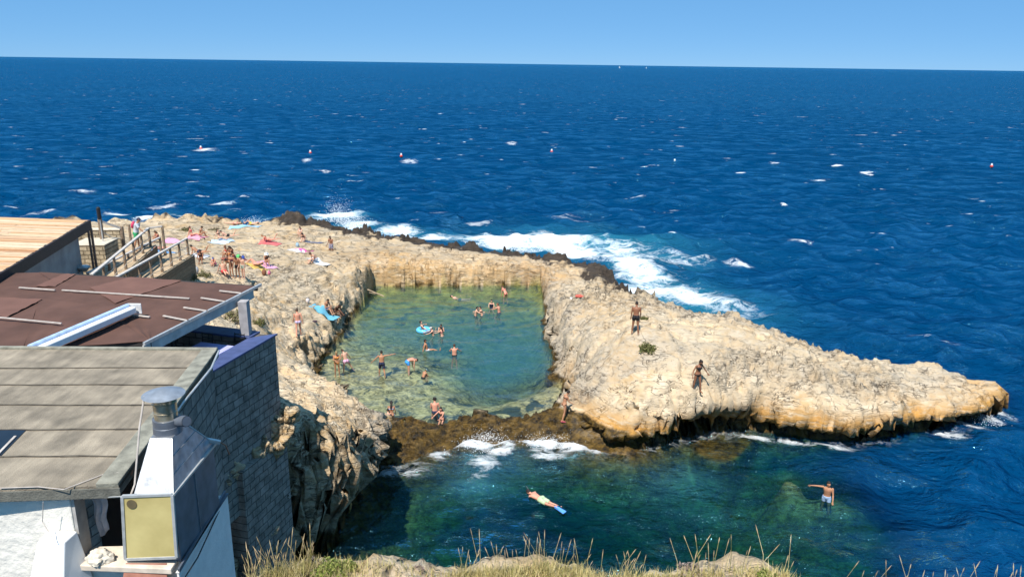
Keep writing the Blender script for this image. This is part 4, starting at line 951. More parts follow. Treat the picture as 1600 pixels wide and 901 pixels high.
# tables and chairs in the shade
def table(px, py, w, d, label):
    c = P(px, py, 9.98); t = empty('restaurant_table', (c.x, c.y, 9.22), rt.rotation_euler.z, label, 'table', 'tables under the pergola')
    def lp(mb, n, m): o = mb.build(n, m, t, False, .01); return o
    b = MB(); b.box(-w / 2, w / 2, -d / 2, d / 2, .715, .74); lp(b, 'table_top', M_WOOD)
    b = MB(); b.box(-w / 2 - .01, w / 2 + .01, -d / 2 - .01, d / 2 + .01, .742, .752)
    for s in (-1, 1):
        b.box(-w / 2 - .02, w / 2 + .02, s * (d / 2 + .016) - .004, s * (d / 2 + .016) + .004, .5, .751); b.box(s * (w / 2 + .016) - .004, s * (w / 2 + .016) + .004, -d / 2 - .01, d / 2 + .01, .52, .751)
    lp(b, 'tablecloth', M_CLOTH)
    for sx in (-1, 1):
        for sy in (-1, 1):
            b = MB(); b.box(sx * (w / 2 - .06) - .02, sx * (w / 2 - .06) + .02, sy * (d / 2 - .06) - .02, sy * (d / 2 - .06) + .02, 0.003, .714); lp(b, 'leg', M_BLACK)
    return c
def chair(x, y, rz, label):
    t = empty('restaurant_chair', (x, y, 9.22), rz, label, 'chair', 'chairs under the pergola')
    b = MB(); b.box(-.21, .21, -.2, .2, .44, .47); b.build('seat', M_BLACK, t, False, .01)
    b = MB()
    for k in range(3): b.bar((-.2, -.21, .62 + k * .13), (.2, -.21, .62 + k * .13), .015, .03)
    for sx in (-.2, .2): b.tube([(sx, -.2, .47), (sx, -.22, .92)], .014, 6)
    b.build('backrest', M_BLACK, t)
    for sx in (-1, 1):
        for sy in (-1, 1):
            b = MB(); b.tube([(sx * .19, sy * .18, .44), (sx * .2, sy * .2, .003)], .014, 6); b.build('leg', M_BLACK, t)
ta = table(336, 545, 1.7, .85, 'blue clothed table beside the blue parapet corner'); tb2 = table(158, 540, 1.5, .85, 'blue clothed table under the shade beside the awning post'); tb3 = table(232, 545, 1.2, .8, 'small dim table in the shade between two blue tables')
rz_ = rt.rotation_euler.z
for (px, py, a, lb) in ((318, 533, math.pi, 'black metal chair behind the blue table, its left one'), (368, 534, math.pi * .97, 'black metal chair behind the blue table near the pillar'), (212, 538, 2.6, 'black metal chair in deep shade left of the valance'), (262, 538, 2.0, 'black metal chair in shade below the valance board')):
    c = P(px, py, 9.9); chair(c.x, c.y, rz_ + a, lb)
# ------------------------------------------------------------------ slatted roof building on the left
SZ = 11.5
e1 = P(136, 346, SZ); e0 = P(-90, 480, SZ); e2 = P(-330, 330, SZ)
sb = empty('slat_roof_building', (e1.x, e1.y, 0), 0, 'grey walled building under an orange slatted cane roof', 'building')
fd_ = (e2 - e1); fdn = fd_.normalized(); ed_ = (e0 - e1); edl = ed_.length
bm_ = MB(); nS = 74
for k in range(nS):
    a = e1 + ed_ * (k / nS); w = edl / nS
    j0 = random.uniform(0, .25); zz = SZ + .03 + random.uniform(0, .03)
    segs = sorted([0, random.uniform(.15, .4), random.uniform(.5, .8), 1.0])
    for s0_, s1_ in zip(segs[:-1], segs[1:]):
        z_ = zz + random.uniform(-.012, .02)
        p = a + fdn * (-.05 + s0_ * 16); q = a + fdn * (s1_ * 16 - .07); bm_.bar(V(p.x, p.y, z_), V(q.x, q.y, z_ + random.uniform(-.015, .015)), w * .84, .035)
part(bm_, 'roof', M_SLAT, sb)
un = MB(); un.slab([xy(e1), xy(e0), xy(e0 + fdn * 16), xy(e1 + fdn * 16)], SZ - .12, SZ); part(un, 'roof_deck', mat('roof_boards', (.30, .18, .10), .9), sb)
fm_ = MB(); fm_.bar(e1 + V(.08, .1, -.17), e0 + V(.08, .1, -.17), .10, .46); part(fm_, 'fascia', M_BROWN, sb, bevel=.01)
dE = ed_.normalized(); nE = V(dE.y, -dE.x, 0)
if nE.x > 0: nE *= -1
wa = e1 + nE * .35 + dE * .4; wb_ = e0 + nE * .35
wall_part(wa, wb_, nE, .4, 4, SZ - .13, 'side_wall', mat('grey_render', (.36, .35, .33), .92, var=.12, scale=1.5, bump=.6, col2=(.26, .25, .24)), sb)
mk = MB()
for k in range(2):
    c = PY(96 + k * 8, 406, 1); c = wa.lerp(wb_, .0)
    # chevron mark on the wall
    base = wa + dE * (4.4 + k * .55) - nE * .012
    for s in (-1, 1): mk.bar(V(base.x, base.y, 9.9), V(base.x, base.y, 9.9) + dE * -.32 + V(0, 0, s * .28), .09, .012, tuple(nE))
part(mk, 'chevron_mark', mat('faded_black_paint', (.07, .07, .07), .9), sb)
pp_ = MB(); pp_.tube([e1 + V(.22, -.4, -.4), e1 + V(.22, -.4, -4.2)], .055, 10); pp_.tube([e1 + V(.0, .25, -.4), e1 + V(.0, .25, -3)], .06, 10); part(pp_, 'corner_post', mat('rusty_brown_post', (.20, .125, .09), .7), sb, smooth=True)
sp_ = MB(); spc = P(128, 391, 10.0) 
spc = e1 + V(.03, -.9, -2.1)
sp_.lathe([(.02, .16), (.20, .16), (.30, .10), (.29, .08), (.14, -.10), (.02, -.12)], spc, 18); part(sp_, 'floodlight', M_ALU, sb, smooth=True)

# ------------------------------------------------------------------ ramps, railings, low walls
def railing_run(par, a, b, n, h=1.0, ropes=2, end=True):
    a = Vector(a); b = Vector(b)
    for k in range(n):
        p = a.lerp(b, k / (n - 1)); m = MB(); tl_ = V(random.uniform(-.02, .02), random.uniform(-.03, .03), 0)
        m.tube([p + V(0, 0, -.05), p + tl_ + V(0, 0, h)], [.075, .065], 8); part(m, 'post', M_LOG, par, smooth=True)
    m = MB(); m.bar(a + V(0, 0, h + .03), b + V(0, 0, h + .03), .15, .07); part(m, 'handrail', M_RAIL, par, bevel=.015)
    for r in range(ropes):
        m = MB(); pts = []
        for k in range(n - 1):
            for j in range(6):
                t = (k + j / 6) / (n - 1); p = a.lerp(b, t); pts.append(p + V(.07, 0, h * (.62 - .33 * r) - .07 * math.sin(math.pi * j / 6)))
        m.tube(pts, .014, 5); part(m, 'rope', M_ROPE, par)
def deck(par, poly_l, poly_r, n):
    m = MB()
    for k in range(n):
        a0 = Vector(poly_l[0]).lerp(Vector(poly_l[1]), k / n); a1 = Vector(poly_l[0]).lerp(Vector(poly_l[1]), (k + .93) / n)
        b0 = Vector(poly_r[0]).lerp(Vector(poly_r[1]), k / n); b1 = Vector(poly_r[0]).lerp(Vector(poly_r[1]), (k + .93) / n)
        m.hexa([a0 + V(0, 0, -.05), b0 + V(0, 0, -.05), b1 + V(0, 0, -.05), a1 + V(0, 0, -.05), a0, b0, b1, a1])
    part(m, 'deck', M_PLANK, par)
def siding(par, a, b, hA, hB, rows=7):
    m = MB(); a = Vector(a); b = Vector(b); H = max(hA, hB); bh = H / rows
    for k in range(rows):
        z1 = -k * bh; z0 = z1 - bh * .94
        za, zb = max(z0, -hA), max(z0, -hB)
        if z1 <= -hA and z1 <= -hB: continue
        w = V(.03, 0, 0)
        m.hexa([a + V(0, 0, za), a + w + V(0, 0, za), b + w + V(0, 0, zb), b + V(0, 0, zb), a + V(0, 0, max(z1, -hA)), a + w + V(0, 0, max(z1, -hA)), b + w + V(0, 0, max(z1, -hB)), b + V(0, 0, max(z1, -hB))])
    part(m, 'side_boards', M_SIDING, par)
DZ = 9.15
def onz(px, py, z): return P(px, py, z)
r1a = onz(143, 430, 10.15); r1b = onz(232, 357, 10.15); r1a.z = r1b.z = DZ     # under the left handrail
ramp1 = empty('wooden_ramp', (r1b.x, r1b.y, DZ - 2), 0, 'upper wooden walkway with log posts where the man in the grey shirt stands', 'ramp', 'wooden ramps beside the terrace')
off = V(-1.5, .3, 0)
deck(ramp1, [r1a + off, r1b + off + V(0, .5, 0)], [r1a + V(.08, 0, 0), r1b + V(.08, .5, 0)], 46)
siding(ramp1, r1a + V(.10, 0, -.06), r1b + V(.10, .5, -.06), 1.9, 1.7, 9)
railing_run(ramp1, r1a, r1b, 7)
m = MB(); 
for q in (r1b + V(.55, .45, 0), r1b + off + V(.1, .4, 0)):
    m = MB(); m.tube([q + V(0, 0, -.6), q + V(0, 0, 1.05)], [.075, .065], 8); part(m, 'post', M_LOG, ramp1, smooth=True)
m = MB(); m.bar(r1b + V(0, 0, 1.03), r1b + V(.55, .45, 1.03), .12, .06); part(m, 'end_rail', M_RAIL, ramp1)
r2a = onz(178, 436, 9.7); r2b = onz(292, 373, 9.15); r2a.z = 8.7; r2b.z = 8.15
ramp2 = empty('wooden_ramp', (r2b.x, r2b.y, 6.5), 0, 'lower wooden ramp with board sides leading down to the rock beside the sunbathers', 'ramp', 'wooden ramps beside the terrace')
deck(ramp2, [r2a + V(-1.75, .2, 0), r2b + V(-1.75, .6, 0)], [r2a + V(.08, 0, 0), r2b + V(.08, .5, 0)], 46)
siding(ramp2, r2a + V(.10, 0, -.06), r2b + V(.10, .5, -.06), 1.7, 1.4, 8)
railing_run(ramp2, r2a, r2b, 8)
railing_run(ramp2, r2a + V(-1.7, 1.0, 0), r2b + V(-1.7, .3, 0), 5, .95, 2)
def rwall(name, px0, px1, pyt, z, hgt, dep, label):
    a = P(px0, pyt, z); b = P(px1, pyt, z); t = empty(name, (a.x, a.y, z - hgt), 0, label, 'wall')
    d = (b - a); d.z = 0; L = d.length; d.normalize(); nrm = V(-d.y, d.x, 0)
    ob = MB(); ob.box(0, L, 0, dep, -hgt, 0); o = ob.build('wall_body', M_RUBBLE, None, False, .03)
    mw = Matrix(((d.x, nrm.x, 0, a.x), (d.y, nrm.y, 0, a.y), (0, 0, 1, z), (0, 0, 0, 1))); o.parent = t; o.matrix_parent_inverse = Matrix.Translation(t.location).inverted() @ mw
    c = MB(); c.box(-.03, L + .03, -.03, dep + .03, .002, .07); o2 = c.build('coping', mat('pale_stone_coping', (.60, .52, .40), .9, var=.1), None, False, .02); o2.parent = t; o2.matrix_parent_inverse = Matrix.Translation(t.location).inverted() @ mw
rwall('low_stone_wall', 110, 187, 360, 8.9, 2.4, .5, 'pale rubble wall behind the walkway, the farther of two low walls')
rwall('low_stone_wall', 112, 163, 384, 9.1, 2.6, 1.7, 'broad topped rubble wall beside the cane roofed building')
fe = empty('wooden_railing', P(190, 378, 7.5), 0, 'short wooden railing with a white sloping top rail behind the low walls', 'railing')
f0 = P(156, 345, 10.2); f1 = P(190, 357, 9.6)
for q, w in ((f0, .12), (f1, .11)):
    m = MB(); m.tube([q + V(0, 0, .12), q + V(0, 0, -2.6)], w, 8); part(m, 'post', M_LOG, fe, smooth=True)
m = MB(); m.bar(f0, f1, .14, .12); part(m, 'top_rail', M_RAIL, fe)
m = MB(); m.tube([f0 + V(0, 0, -.6), f0.lerp(f1, .5) + V(0, 0, -.75), f1 + V(0, 0, -.6)], .03, 5); part(m, 'rope', M_ROPE, fe)
lp_c = P(162, 384, 8.9); lpn = empty('lamp_post', lp_c, 0, 'slim post with a dark tubular lamp head behind the cane roof', 'lamp post')
m = MB(); m.tube([V(0, 0, -.4), V(0, 0, 2.0)], .035, 8); m.build('pole', M_ALU, lpn, True)
m = MB(); m.lathe([(.02, 1.5), (.10, 1.52), (.10, 2.15), (.05, 2.2), (.01, 2.22)], (-.02, 0, 0), 12); m.build('lamp_head', M_BLACK, lpn, True)

# ------------------------------------------------------------------ people
def RX(a): return Matrix.Rotation(R(a), 3, 'X')
def RY(a): return Matrix.Rotation(R(a), 3, 'Y')
def RZ(a): return Matrix.Rotation(R(a), 3, 'Z')
POSES = {
 #            root pitch, lean, twist, head pitch, head yaw, legs L R (flex, abd, knee), arms L R (flex, abd, elbow, inward)
 'stand':      (0, 3, 0, 8, 0, [(3, 4, 4), (-3, 4, 3)], [(4, 9, 14, 0), (2, 10, 12, 0)]),
 'stand_down': (0, 6, 0, 28, 12, [(4, 5, 4), (-2, 5, 6)], [(6, 7, 10, 0), (12, 8, 30, 10)]),
 'lean_rail':  (0, 16, -8, 10, -10, [(4, 5, 4), (-6, 4, 10)], [(10, 14, 40, 0), (52, 14, 12, 10)]),
 'balance':    (0, 8, 0, 20, 18, [(10, 5, 8), (-6, 5, 5)], [(2, 38, 25, 5), (4, 32, 30, 0)]),
 'walk':       (0, 8, 0, 18, 0, [(26, 3, 12), (-16, 3, 26)], [(-22, 9, 18, 0), (24, 9, 26, 0)]),
 'walk_slow':  (0, 5, 6, 14, 10, [(-12, 4, 14), (18, 4, 14)], [(14, 8, 20, 0), (-12, 10, 18, 0)]),
 'pick_way':   (0, 14, 0, 30, 0, [(30, 8, 34), (-8, 6, 12)], [(20, 14, 50, 0), (26, 16, 44, 0)]),
 'arms_out':   (0, 6, -6, 14, 6, [(16, 6, 14), (-10, 5, 14)], [(6, 46, 8, 0), (-4, 98, 10, 0)]),
 'hand_chest': (0, 4, 0, 24, 0, [(2, 3, 3), (-2, 3, 3)], [(24, 12, 92, 34), (30, 10, 88, 30)]),
 'lean_side':  (0, 22, 14, 30, -14, [(8, 6, 8), (2, 30, 6)], [(34, 8, 20, 0), (10, 34, 14, 0)]),
 'bend':       (0, 92, 0, 24, 0, [(14, 8, 14), (4, 8, 10)], [(88, 8, 8, 0), (82, 8, 10, 0)]),
 'bend_half':  (0, 55, 0, 20, 10, [(10, 5, 14), (2, 5, 12)], [(52, 6, 12, 0), (46, 8, 14, 0)]),
 'crouch':     (0, 34, 0, 10, 0, [(116, 16, 132), (110, 16, 130)], [(40, 16, 40, 10), (56, 18, 20, 0)]),
 'waist':      (0, 6, 0, 8, 0, [(4, 6, 6), (-4, 6, 6)], [(38, 34, 40, 14), (42, 44, 18, 0)]),
 'neck_deep':  (0, 12, 0, -2, 10, [(40, 12, 60), (20, 12, 44)], [(70, 34, 20, 0), (74, 42, 16, 0)]),
 'point':      (0, 4, 0, 0, 40, [(4, 6, 6), (-4, 6, 6)], [(18, 12, 26, 0), (28, 100, 6, 0)]),
 'sit_knees':  (0, 18, 0, 16, 0, [(122, 8, 104), (118, 8, 106)], [(62, 10, 26, 10), (58, 12, 30, 10)]),
 'sit_phone':  (0, 14, 0, 30, 0, [(106, 8, 84), (98, 10, 60)], [(34, 8, 80, 22), (34, 8, 84, 22)]),
 'sit_out':    (0, -16, 0, 12, 10, [(92, 6, 6), (104, 6, 34)], [(-38, 16, 4, 0), (-36, 18, 4, 0)]),
 'sit_bent':   (0, 46, 0, 18, -20, [(104, 16, 60), (98, 14, 50)], [(46, 10, 34, 10), (40, 10, 40, 12)]),
 'sit_edge':   (0, 12, 0, 12, 20, [(72, 6, 66), (66, 7, 70)], [(20, 8, 60, 16), (8, 16, 10, 0)]),
 'kneel':      (0, 8, 0, 14, 20, [(18, 8, 104), (12, 8, 98)], [(26, 10, 84, 18), (10, 12, 30, 0)]),
 'lie_back':   (90, 0, 0, -6, 20, [(3, 5, 2), (4, 5, 4)], [(4, 18, 14, 0), (-4, 16, 10, 0)]),
 'lie_knee':   (90, 6, 0, 0, -16, [(52, 6, 96), (38, 6, 70)], [(0, 24, 16, 0), (150, 30, 70, 0)]),
 'lie_front':  (-90, -10, 0, -12, 30, [(2, 7, 4), (0, 7, 3)], [(120, 30, 70, 0), (126, 34, 60, 0)]),
 'lie_elbows': (-90, -36, 0, -30, 0, [(0, 6, 10), (0, 6, 60)], [(52, 10, 62, 0), (48, 12, 64, 0)]),
 'float':      (78, 6, 0, 20, 0, [(14, 5, 4), (10, 5, 4)], [(10, 40, 10, 0), (20, 46, 14, 0)]),
 'snorkel':    (-86, -4, 0, -20, 0, [(-4, 7, 12), (8, 7, 8)], [(118, 58, 22, 0), (148, 26, 10, 0)]),
 'sit_ring':   (30, 12, 0, 4, -10, [(62, 8, 12), (58, 10, 16)], [(10, 60, 40, 0), (24, 60, 10, 0)]),
}
HEADR = (.074, .093, .112)
def skeleton(pose, fem):
    rp, lean, tw, hp, hyaw, legs, arms = POSES[pose]
    RT = RX(rp); J = {}
    T = RZ(tw) @ RX(-lean); T5 = RZ(tw * .5) @ RX(-lean * .45)
    def spine(t):       # t in metres along the back from the pelvis
        if t <= .12: return T5 @ V(0, 0, t), T5
        return T5 @ V(0, 0, .12) + T @ V(0, 0, t - .12), T
    J['spine'] = lambda t: (RT @ spine(t)[0], RT @ spine(t)[1]) if t > 0 else (RT @ V(0, 0, t), RT)
    sw = .165 if fem else .19
    nb, Tn = spine(.50); HD = Tn @ RX(-hp + lean * .35 if abs(lean) < 60 else -hp) @ RZ(hyaw)
    J['neck'] = RT @ nb; J['headR'] = RT @ HD; J['head'] = RT @ (nb + Tn @ V(0, .01, .05) + HD @ V(0, .022, .115))
    for s, lg, nm in ((-1, legs[0], 'l'), (1, legs[1], 'r')):
        f, a, k = lg; h = V(s * .088, 0, -.03); q = RY(-s * a); 
        kn = h + q @ RX(f) @ V(0, 0, -.435); an = kn + q @ RX(f - k) @ V(0, 0, -.42)
        fl = q @ RX(f - k); flat = fl @ V(0, 1, -.12) if pose not in ('lie_front', 'lie_elbows', 'snorkel', 'kneel') else fl @ V(0, .35, -1)
        J['hip' + nm], J['kne' + nm], J['ank' + nm], J['toe' + nm] = [RT @ v for v in (h, kn, an, an + flat.normalized() * .17 + fl @ V(0, 0, -.035))]
        J['heel' + nm] = RT @ (an + fl @ V(0, -.035, -.045))
    for s, ar, nm in ((-1, arms[0], 'l'), (1, arms[1], 'r')):
        f, a, e, inw = ar; sp_, Ts = spine(.455); sh_ = sp_ + Ts @ V(s * sw, -.005, 0)
        u = Ts @ RY(-s * a) @ RX(f); el_ = sh_ + u @ V(0, 0, -.285); w = Ts @ RY(-s * a) @ RX(f) @ RX(e) @ RY(s * inw)
        wr_ = el_ + w @ V(0, 0, -.255)
        J['sho' + nm], J['elb' + nm], J['wri' + nm] = RT @ sh_, RT @ el_, RT @ wr_; J['hndR' + nm] = RT @ w
    J['RT'] = RT
    return J
TORSO_M = [(-.10, .085, .075), (-.03, .158, .108), (.04, .162, .112), (.14, .142, .098), (.26, .158, .110), (.36, .178, .118), (.43, .172, .104), (.475, .118, .078), (.51, .060, .060), (.56, .052, .056)]
TORSO_F = [(-.10, .085, .075), (-.03, .166, .112), (.03, .168, .118), (.14, .120, .086), (.26, .136, .098), (.36, .152, .106), (.43, .146, .092), (.475, .098, .068), (.51, .050, .052), (.56, .044, .048)]
def loft(mb, J, prof, t0, t1, grow=0.0, seg=14):
    ts = [p for p in prof if t0 < p[0] < t1]
    def at(t):
        for a, b in zip(prof[:-1], prof[1:]):
            if a[0] <= t <= b[0]:
                u = (t - a[0]) / (b[0] - a[0]); return (t, a[1] + (b[1] - a[1]) * u, a[2] + (b[2] - a[2]) * u)
        return prof[0] if t < prof[0][0] else prof[-1]
    st_ = [at(t0)] + ts + [at(t1)]; vs = []; fs = []
    for t, rx, ry in st_:
        c, M = J['spine'](t)
        for k in range(seg):
            a = 2 * math.pi * k / seg; vs.append(c + M @ V((rx + grow) * math.cos(a), (ry + grow) * math.sin(a), 0))
    n = len(st_)
    for i in range(n - 1):
        for k in range(seg): fs.append((i * seg + k, i * seg + (k + 1) % seg, (i + 1) * seg + (k + 1) % seg, (i + 1) * seg + k))
    fs += [tuple(range(seg - 1, -1, -1)), tuple((n - 1) * seg + k for k in range(seg))]
    mb.add(vs, fs)
def limb(mb, pts, rads):
    mb.tube(pts, rads, 10)
    for p, r in zip(pts, rads): mb.ball(p, r * .99, 10, 6)
def remesh(mb, name, voxel, smooth=3):
    me = mb.mesh(name + '_src'); o = bpy.data.objects.new(name, me); COL.objects.link(o)
    m = o.modifiers.new('r', 'REMESH'); m.mode = 'VOXEL'; m.voxel_size = voxel; m.use_smooth_shade = True
    if smooth:
        s = o.modifiers.new('s', 'SMOOTH'); s.factor = .5; s.iterations = smooth
    dg = bpy.context.evaluated_depsgraph_get(); out = bpy.data.meshes.new_from_object(o.evaluated_get(dg)); out.name = name
    bpy.data.objects.remove(o); bpy.data.meshes.remove(me)
    out.polygons.foreach_set('use_smooth', [True] * len(out.polygons))
    return out
PCACHE = {}
def pose_kit(pose, fem):
    key = (pose, fem)
    if key in PCACHE: return PCACHE[key]
    J = skeleton(pose, fem); P_ = TORSO_F if fem else TORSO_M; g = .93 if fem else 1.0; b = MB()
    loft(b, J, P_, -.10, .56)
    for nm, s in (('l', -1), ('r', 1)):
        limb(b, [J['hip' + nm], J['hip' + nm].lerp(J['kne' + nm], .5), J['kne' + nm]], [.086 * g + (.006 if fem else 0), .074 * g, .054 * g])
        limb(b, [J['kne' + nm], J['kne' + nm].lerp(J['ank' + nm], .35), J['ank' + nm]], [.052 * g, .055 * g, .036 * g])
        limb(b, [J['heel' + nm], J['ank' + nm].lerp(J['toe' + nm], .6), J['toe' + nm]], [.034, .034, .026])
        limb(b, [J['sho' + nm], J['sho' + nm].lerp(J['elb' + nm], .45), J['elb' + nm]], [.054 * g, .045 * g, .036 * g])
        limb(b, [J['elb' + nm], J['elb' + nm].lerp(J['wri' + nm], .3), J['wri' + nm]], [.037 * g, .038 * g, .026 * g])
        M = J['hndR' + nm]; b.ball(J['wri' + nm] + M @ V(0, 0, -.05), (.036, .018, .055), 10, 6, M)
        c, T = J['spine'](-.02); b.ball(c + T @ V(s * .07, -.055, -.02), .088 * (1.05 if fem else .98), 10, 7)
        if fem: c, T = J['spine'](.345); b.ball(c + T @ V(s * .066, .075, 0), .062, 10, 7)
    H = J['headR']; hc = J['head']
    b.ball(hc, HEADR, 16, 12, H); b.ball(hc + H @ V(0, .022, -.062), (.055, .065, .055), 12, 8, H)
    b.ball(hc + H @ V(0, .098, -.012), (.014, .02, .024), 8, 6, H)
    for s in (-1, 1): b.ball(hc + H @ V(s * .076, -.004, -.005), (.012, .02, .032), 8, 6, H)
    limb(b, [J['neck'] + J['RT'] @ V(0, 0, -.02), hc + H @ V(0, -.01, -.07)], [.055 * g, .05 * g])
    body = remesh(b, 'body', .0165, 3)
    fb = MB()                                  # fingers: five chains rooted in the palm
    for nm, s in (('l', -1), ('r', 1)):
        M = J['hndR' + nm]; w = J['wri' + nm]
        for k, (ox, ln) in enumerate(((-.027, .066), (-.009, .078), (.009, .073), (.026, .058))):
            p0 = w + M @ V(ox * .9, 0, -.085); p1 = p0 + M @ V(ox * .12, .006, -ln * .5); p2 = p1 + M @ V(0, .022, -ln * .45)
            fb.tube([p0, p1, p2], [.0095, .009, .007], 6)
        p0 = w + M @ V(-s * .028, .004, -.035); fb.tube([p0, p0 + M @ V(-s * .024, .012, -.03), p0 + M @ V(-s * .028, .022, -.06)], [.011, .010, .008], 6)
    bm = bmesh.new(); bm.from_mesh(body); me2 = fb.mesh('f'); bm.from_mesh(me2); bm.to_mesh(body); bm.free(); bpy.data.meshes.remove(me2)
    body.polygons.foreach_set('use_smooth', [True] * len(body.polygons))
    zmin = min(v.co.z for v in body.vertices)
    K = dict(J=J, body=body, zmin=zmin, fem=fem, prof=P_, g=g, cloth={})
    PCACHE[key] = K; return K
def cloth_mesh(K, kind):
    if kind in K['cloth']: return K['cloth'][kind]
    J = K['J']; P_ = K['prof']; b = MB(); gr = .017; g = K['g']
    def seat(e):
        for s in (-1, 1):
            c, T = J['spine'](-.02); b.ball(c + T @ V(s * .07, -.055, -.02), .088 * 1.02 + e, 10, 7)
    if kind in ('trunks', 'shorts', 'briefs', 'bottom'):
        loft(b, J, P_, -.10 if kind != 'bottom' else -.09, {'trunks': .07, 'shorts': .08, 'briefs': .03, 'bottom': .005}[kind], gr); 
        if kind in ('trunks', 'shorts', 'briefs'): seat(gr * .8)
        frac = {'trunks': .42, 'shorts': .72, 'briefs': .12, 'bottom': .04}[kind]
        for nm in 'lr':
            h, k = J['hip' + nm], J['kne' + nm]; e = h.lerp(k, frac)
            b.tube([h, h.lerp(k, frac * .6), e], [.086 * g + gr + .006, .080 * g + gr + .003, .074 * g + gr + (.010 if kind == 'shorts' else .003)], 12)
    elif kind == 'top':
        loft(b, J, P_, .315, .372, gr * .8)
        for s in (-1, 1): c, T = J['spine'](.345); b.ball(c + T @ V(s * .066, .075, 0), .062 + gr * .55, 10, 7)
    elif kind == 'suit':
        loft(b, J, P_, -.09, .40, gr * .8); seat(gr * .6)
        for s in (-1, 1): c, T = J['spine'](.345); b.ball(c + T @ V(s * .066, .075, 0), .062 + gr * .5, 10, 7)
    elif kind == 'tshirt':
        loft(b, J, P_, -.06, .49, .024)
        for nm in 'lr': b.tube([J['sho' + nm], J['sho' + nm].lerp(J['elb' + nm], .8)], [.075, .066], 12); b.ball(J['sho' + nm], .072, 10, 6)
    me = remesh(b, kind, .0165, 2); K['cloth'][kind] = me; return me
def hair_mesh(K, kind):
    kk = 'hair_' + kind
    if kk in K['cloth']: return K['cloth'][kk]
    J = K['J']; H = J['headR']; hc = J['head']; b = MB(); n0 = 0
    def shell(sc, cut_y, cut_z, off):
        vs = []; s = MB(); s.ball((0, 0, 0), (HEADR[0] * sc, HEADR[1] * sc, HEADR[2] * sc), 16, 12)
        for v in s.v:
            q = Vector(v)
            if q.y > cut_y and q.z < cut_z: q = q * (.80)
            if q.z < -.05 and kind != 'bald': q = q * .86
            vs.append(hc + H @ (q + V(*off)))
        b.add(vs, s.f)
    shell(1.13, .03, .045, (0, -.008, .012))
    if kind == 'curly':
        for k in range(26):
            a = k * 2.4; zz = .02 + .1 * (k / 26); rr = .085 * math.sqrt(max(0, 1 - (k / 28) ** 2)); b.ball(hc + H @ V(rr * math.cos(a), -.012 + rr * math.sin(a) * (1 if math.sin(a) < 0 else .6), zz), .034, 8, 5)
    if kind == 'bun': b.ball(hc + H @ V(0, -.07, .085), .045, 10, 7)
    if kind in ('long', 'pony'):
        w = .06 if kind == 'long' else .03; c1, T = J['spine'](.40); c0, T0 = J['spine'](.22)
        b.tube([hc + H @ V(0, -.07, .02), hc + H @ V(0, -.095, -.08), c1 + T @ V(0, -.125, .03), c0.lerp(c1, .45) + T @ V(0, -.125, 0)], [(w, .04), (w, .038), (w * .95, .03), (w * .4, .014)], 10)
    me = b.mesh(kk); me.polygons.foreach_set('use_smooth', [True] * len(me.polygons)); K['cloth'][kk] = me; return me
SKIN = {'fair': (.60, .34, .235), 'pink': (.60, .28, .19), 'tan': (.42, .205, .115), 'brown': (.27, .12, .065), 'dark': (.13, .058, .032)}
def skin(k): return mat('skin_' + k, SKIN[k], .55, var=.05, scale=8, spec=.35)
FAB = {}
def fab(c):
    k = 'swim_fabric_%02d' % (len(FAB)) if c not in FAB else FAB[c]
    FAB[c] = k; return mat(k, c, .8, var=.08, scale=12)
HAIRC = {'dark': (.018, .012, .010), 'brown': (.06, .033, .018), 'blond': (.32, .21, .10), 'red': (.16, .06, .03), 'grey': (.30, .29, .28)}
NB = [0]
def kid(par, me, m):
    nm = me.name.split('.')[0]
    if nm.startswith('hair'): nm = 'hair'
    nm = {'trunks': 'swim_trunks', 'shorts': 'shorts', 'briefs': 'swim_briefs', 'bottom': 'bikini_bottom', 'top': 'bikini_top', 'suit': 'swimsuit', 'tshirt': 'shirt'}.get(nm, nm)
    o = bpy.data.objects.new(nm, me)
    if not me.materials: me.materials.append(None)
    o.parent = par; COL.objects.link(o); o.material_slots[0].link = 'OBJECT'; o.material_slots[0].material = m
    return o
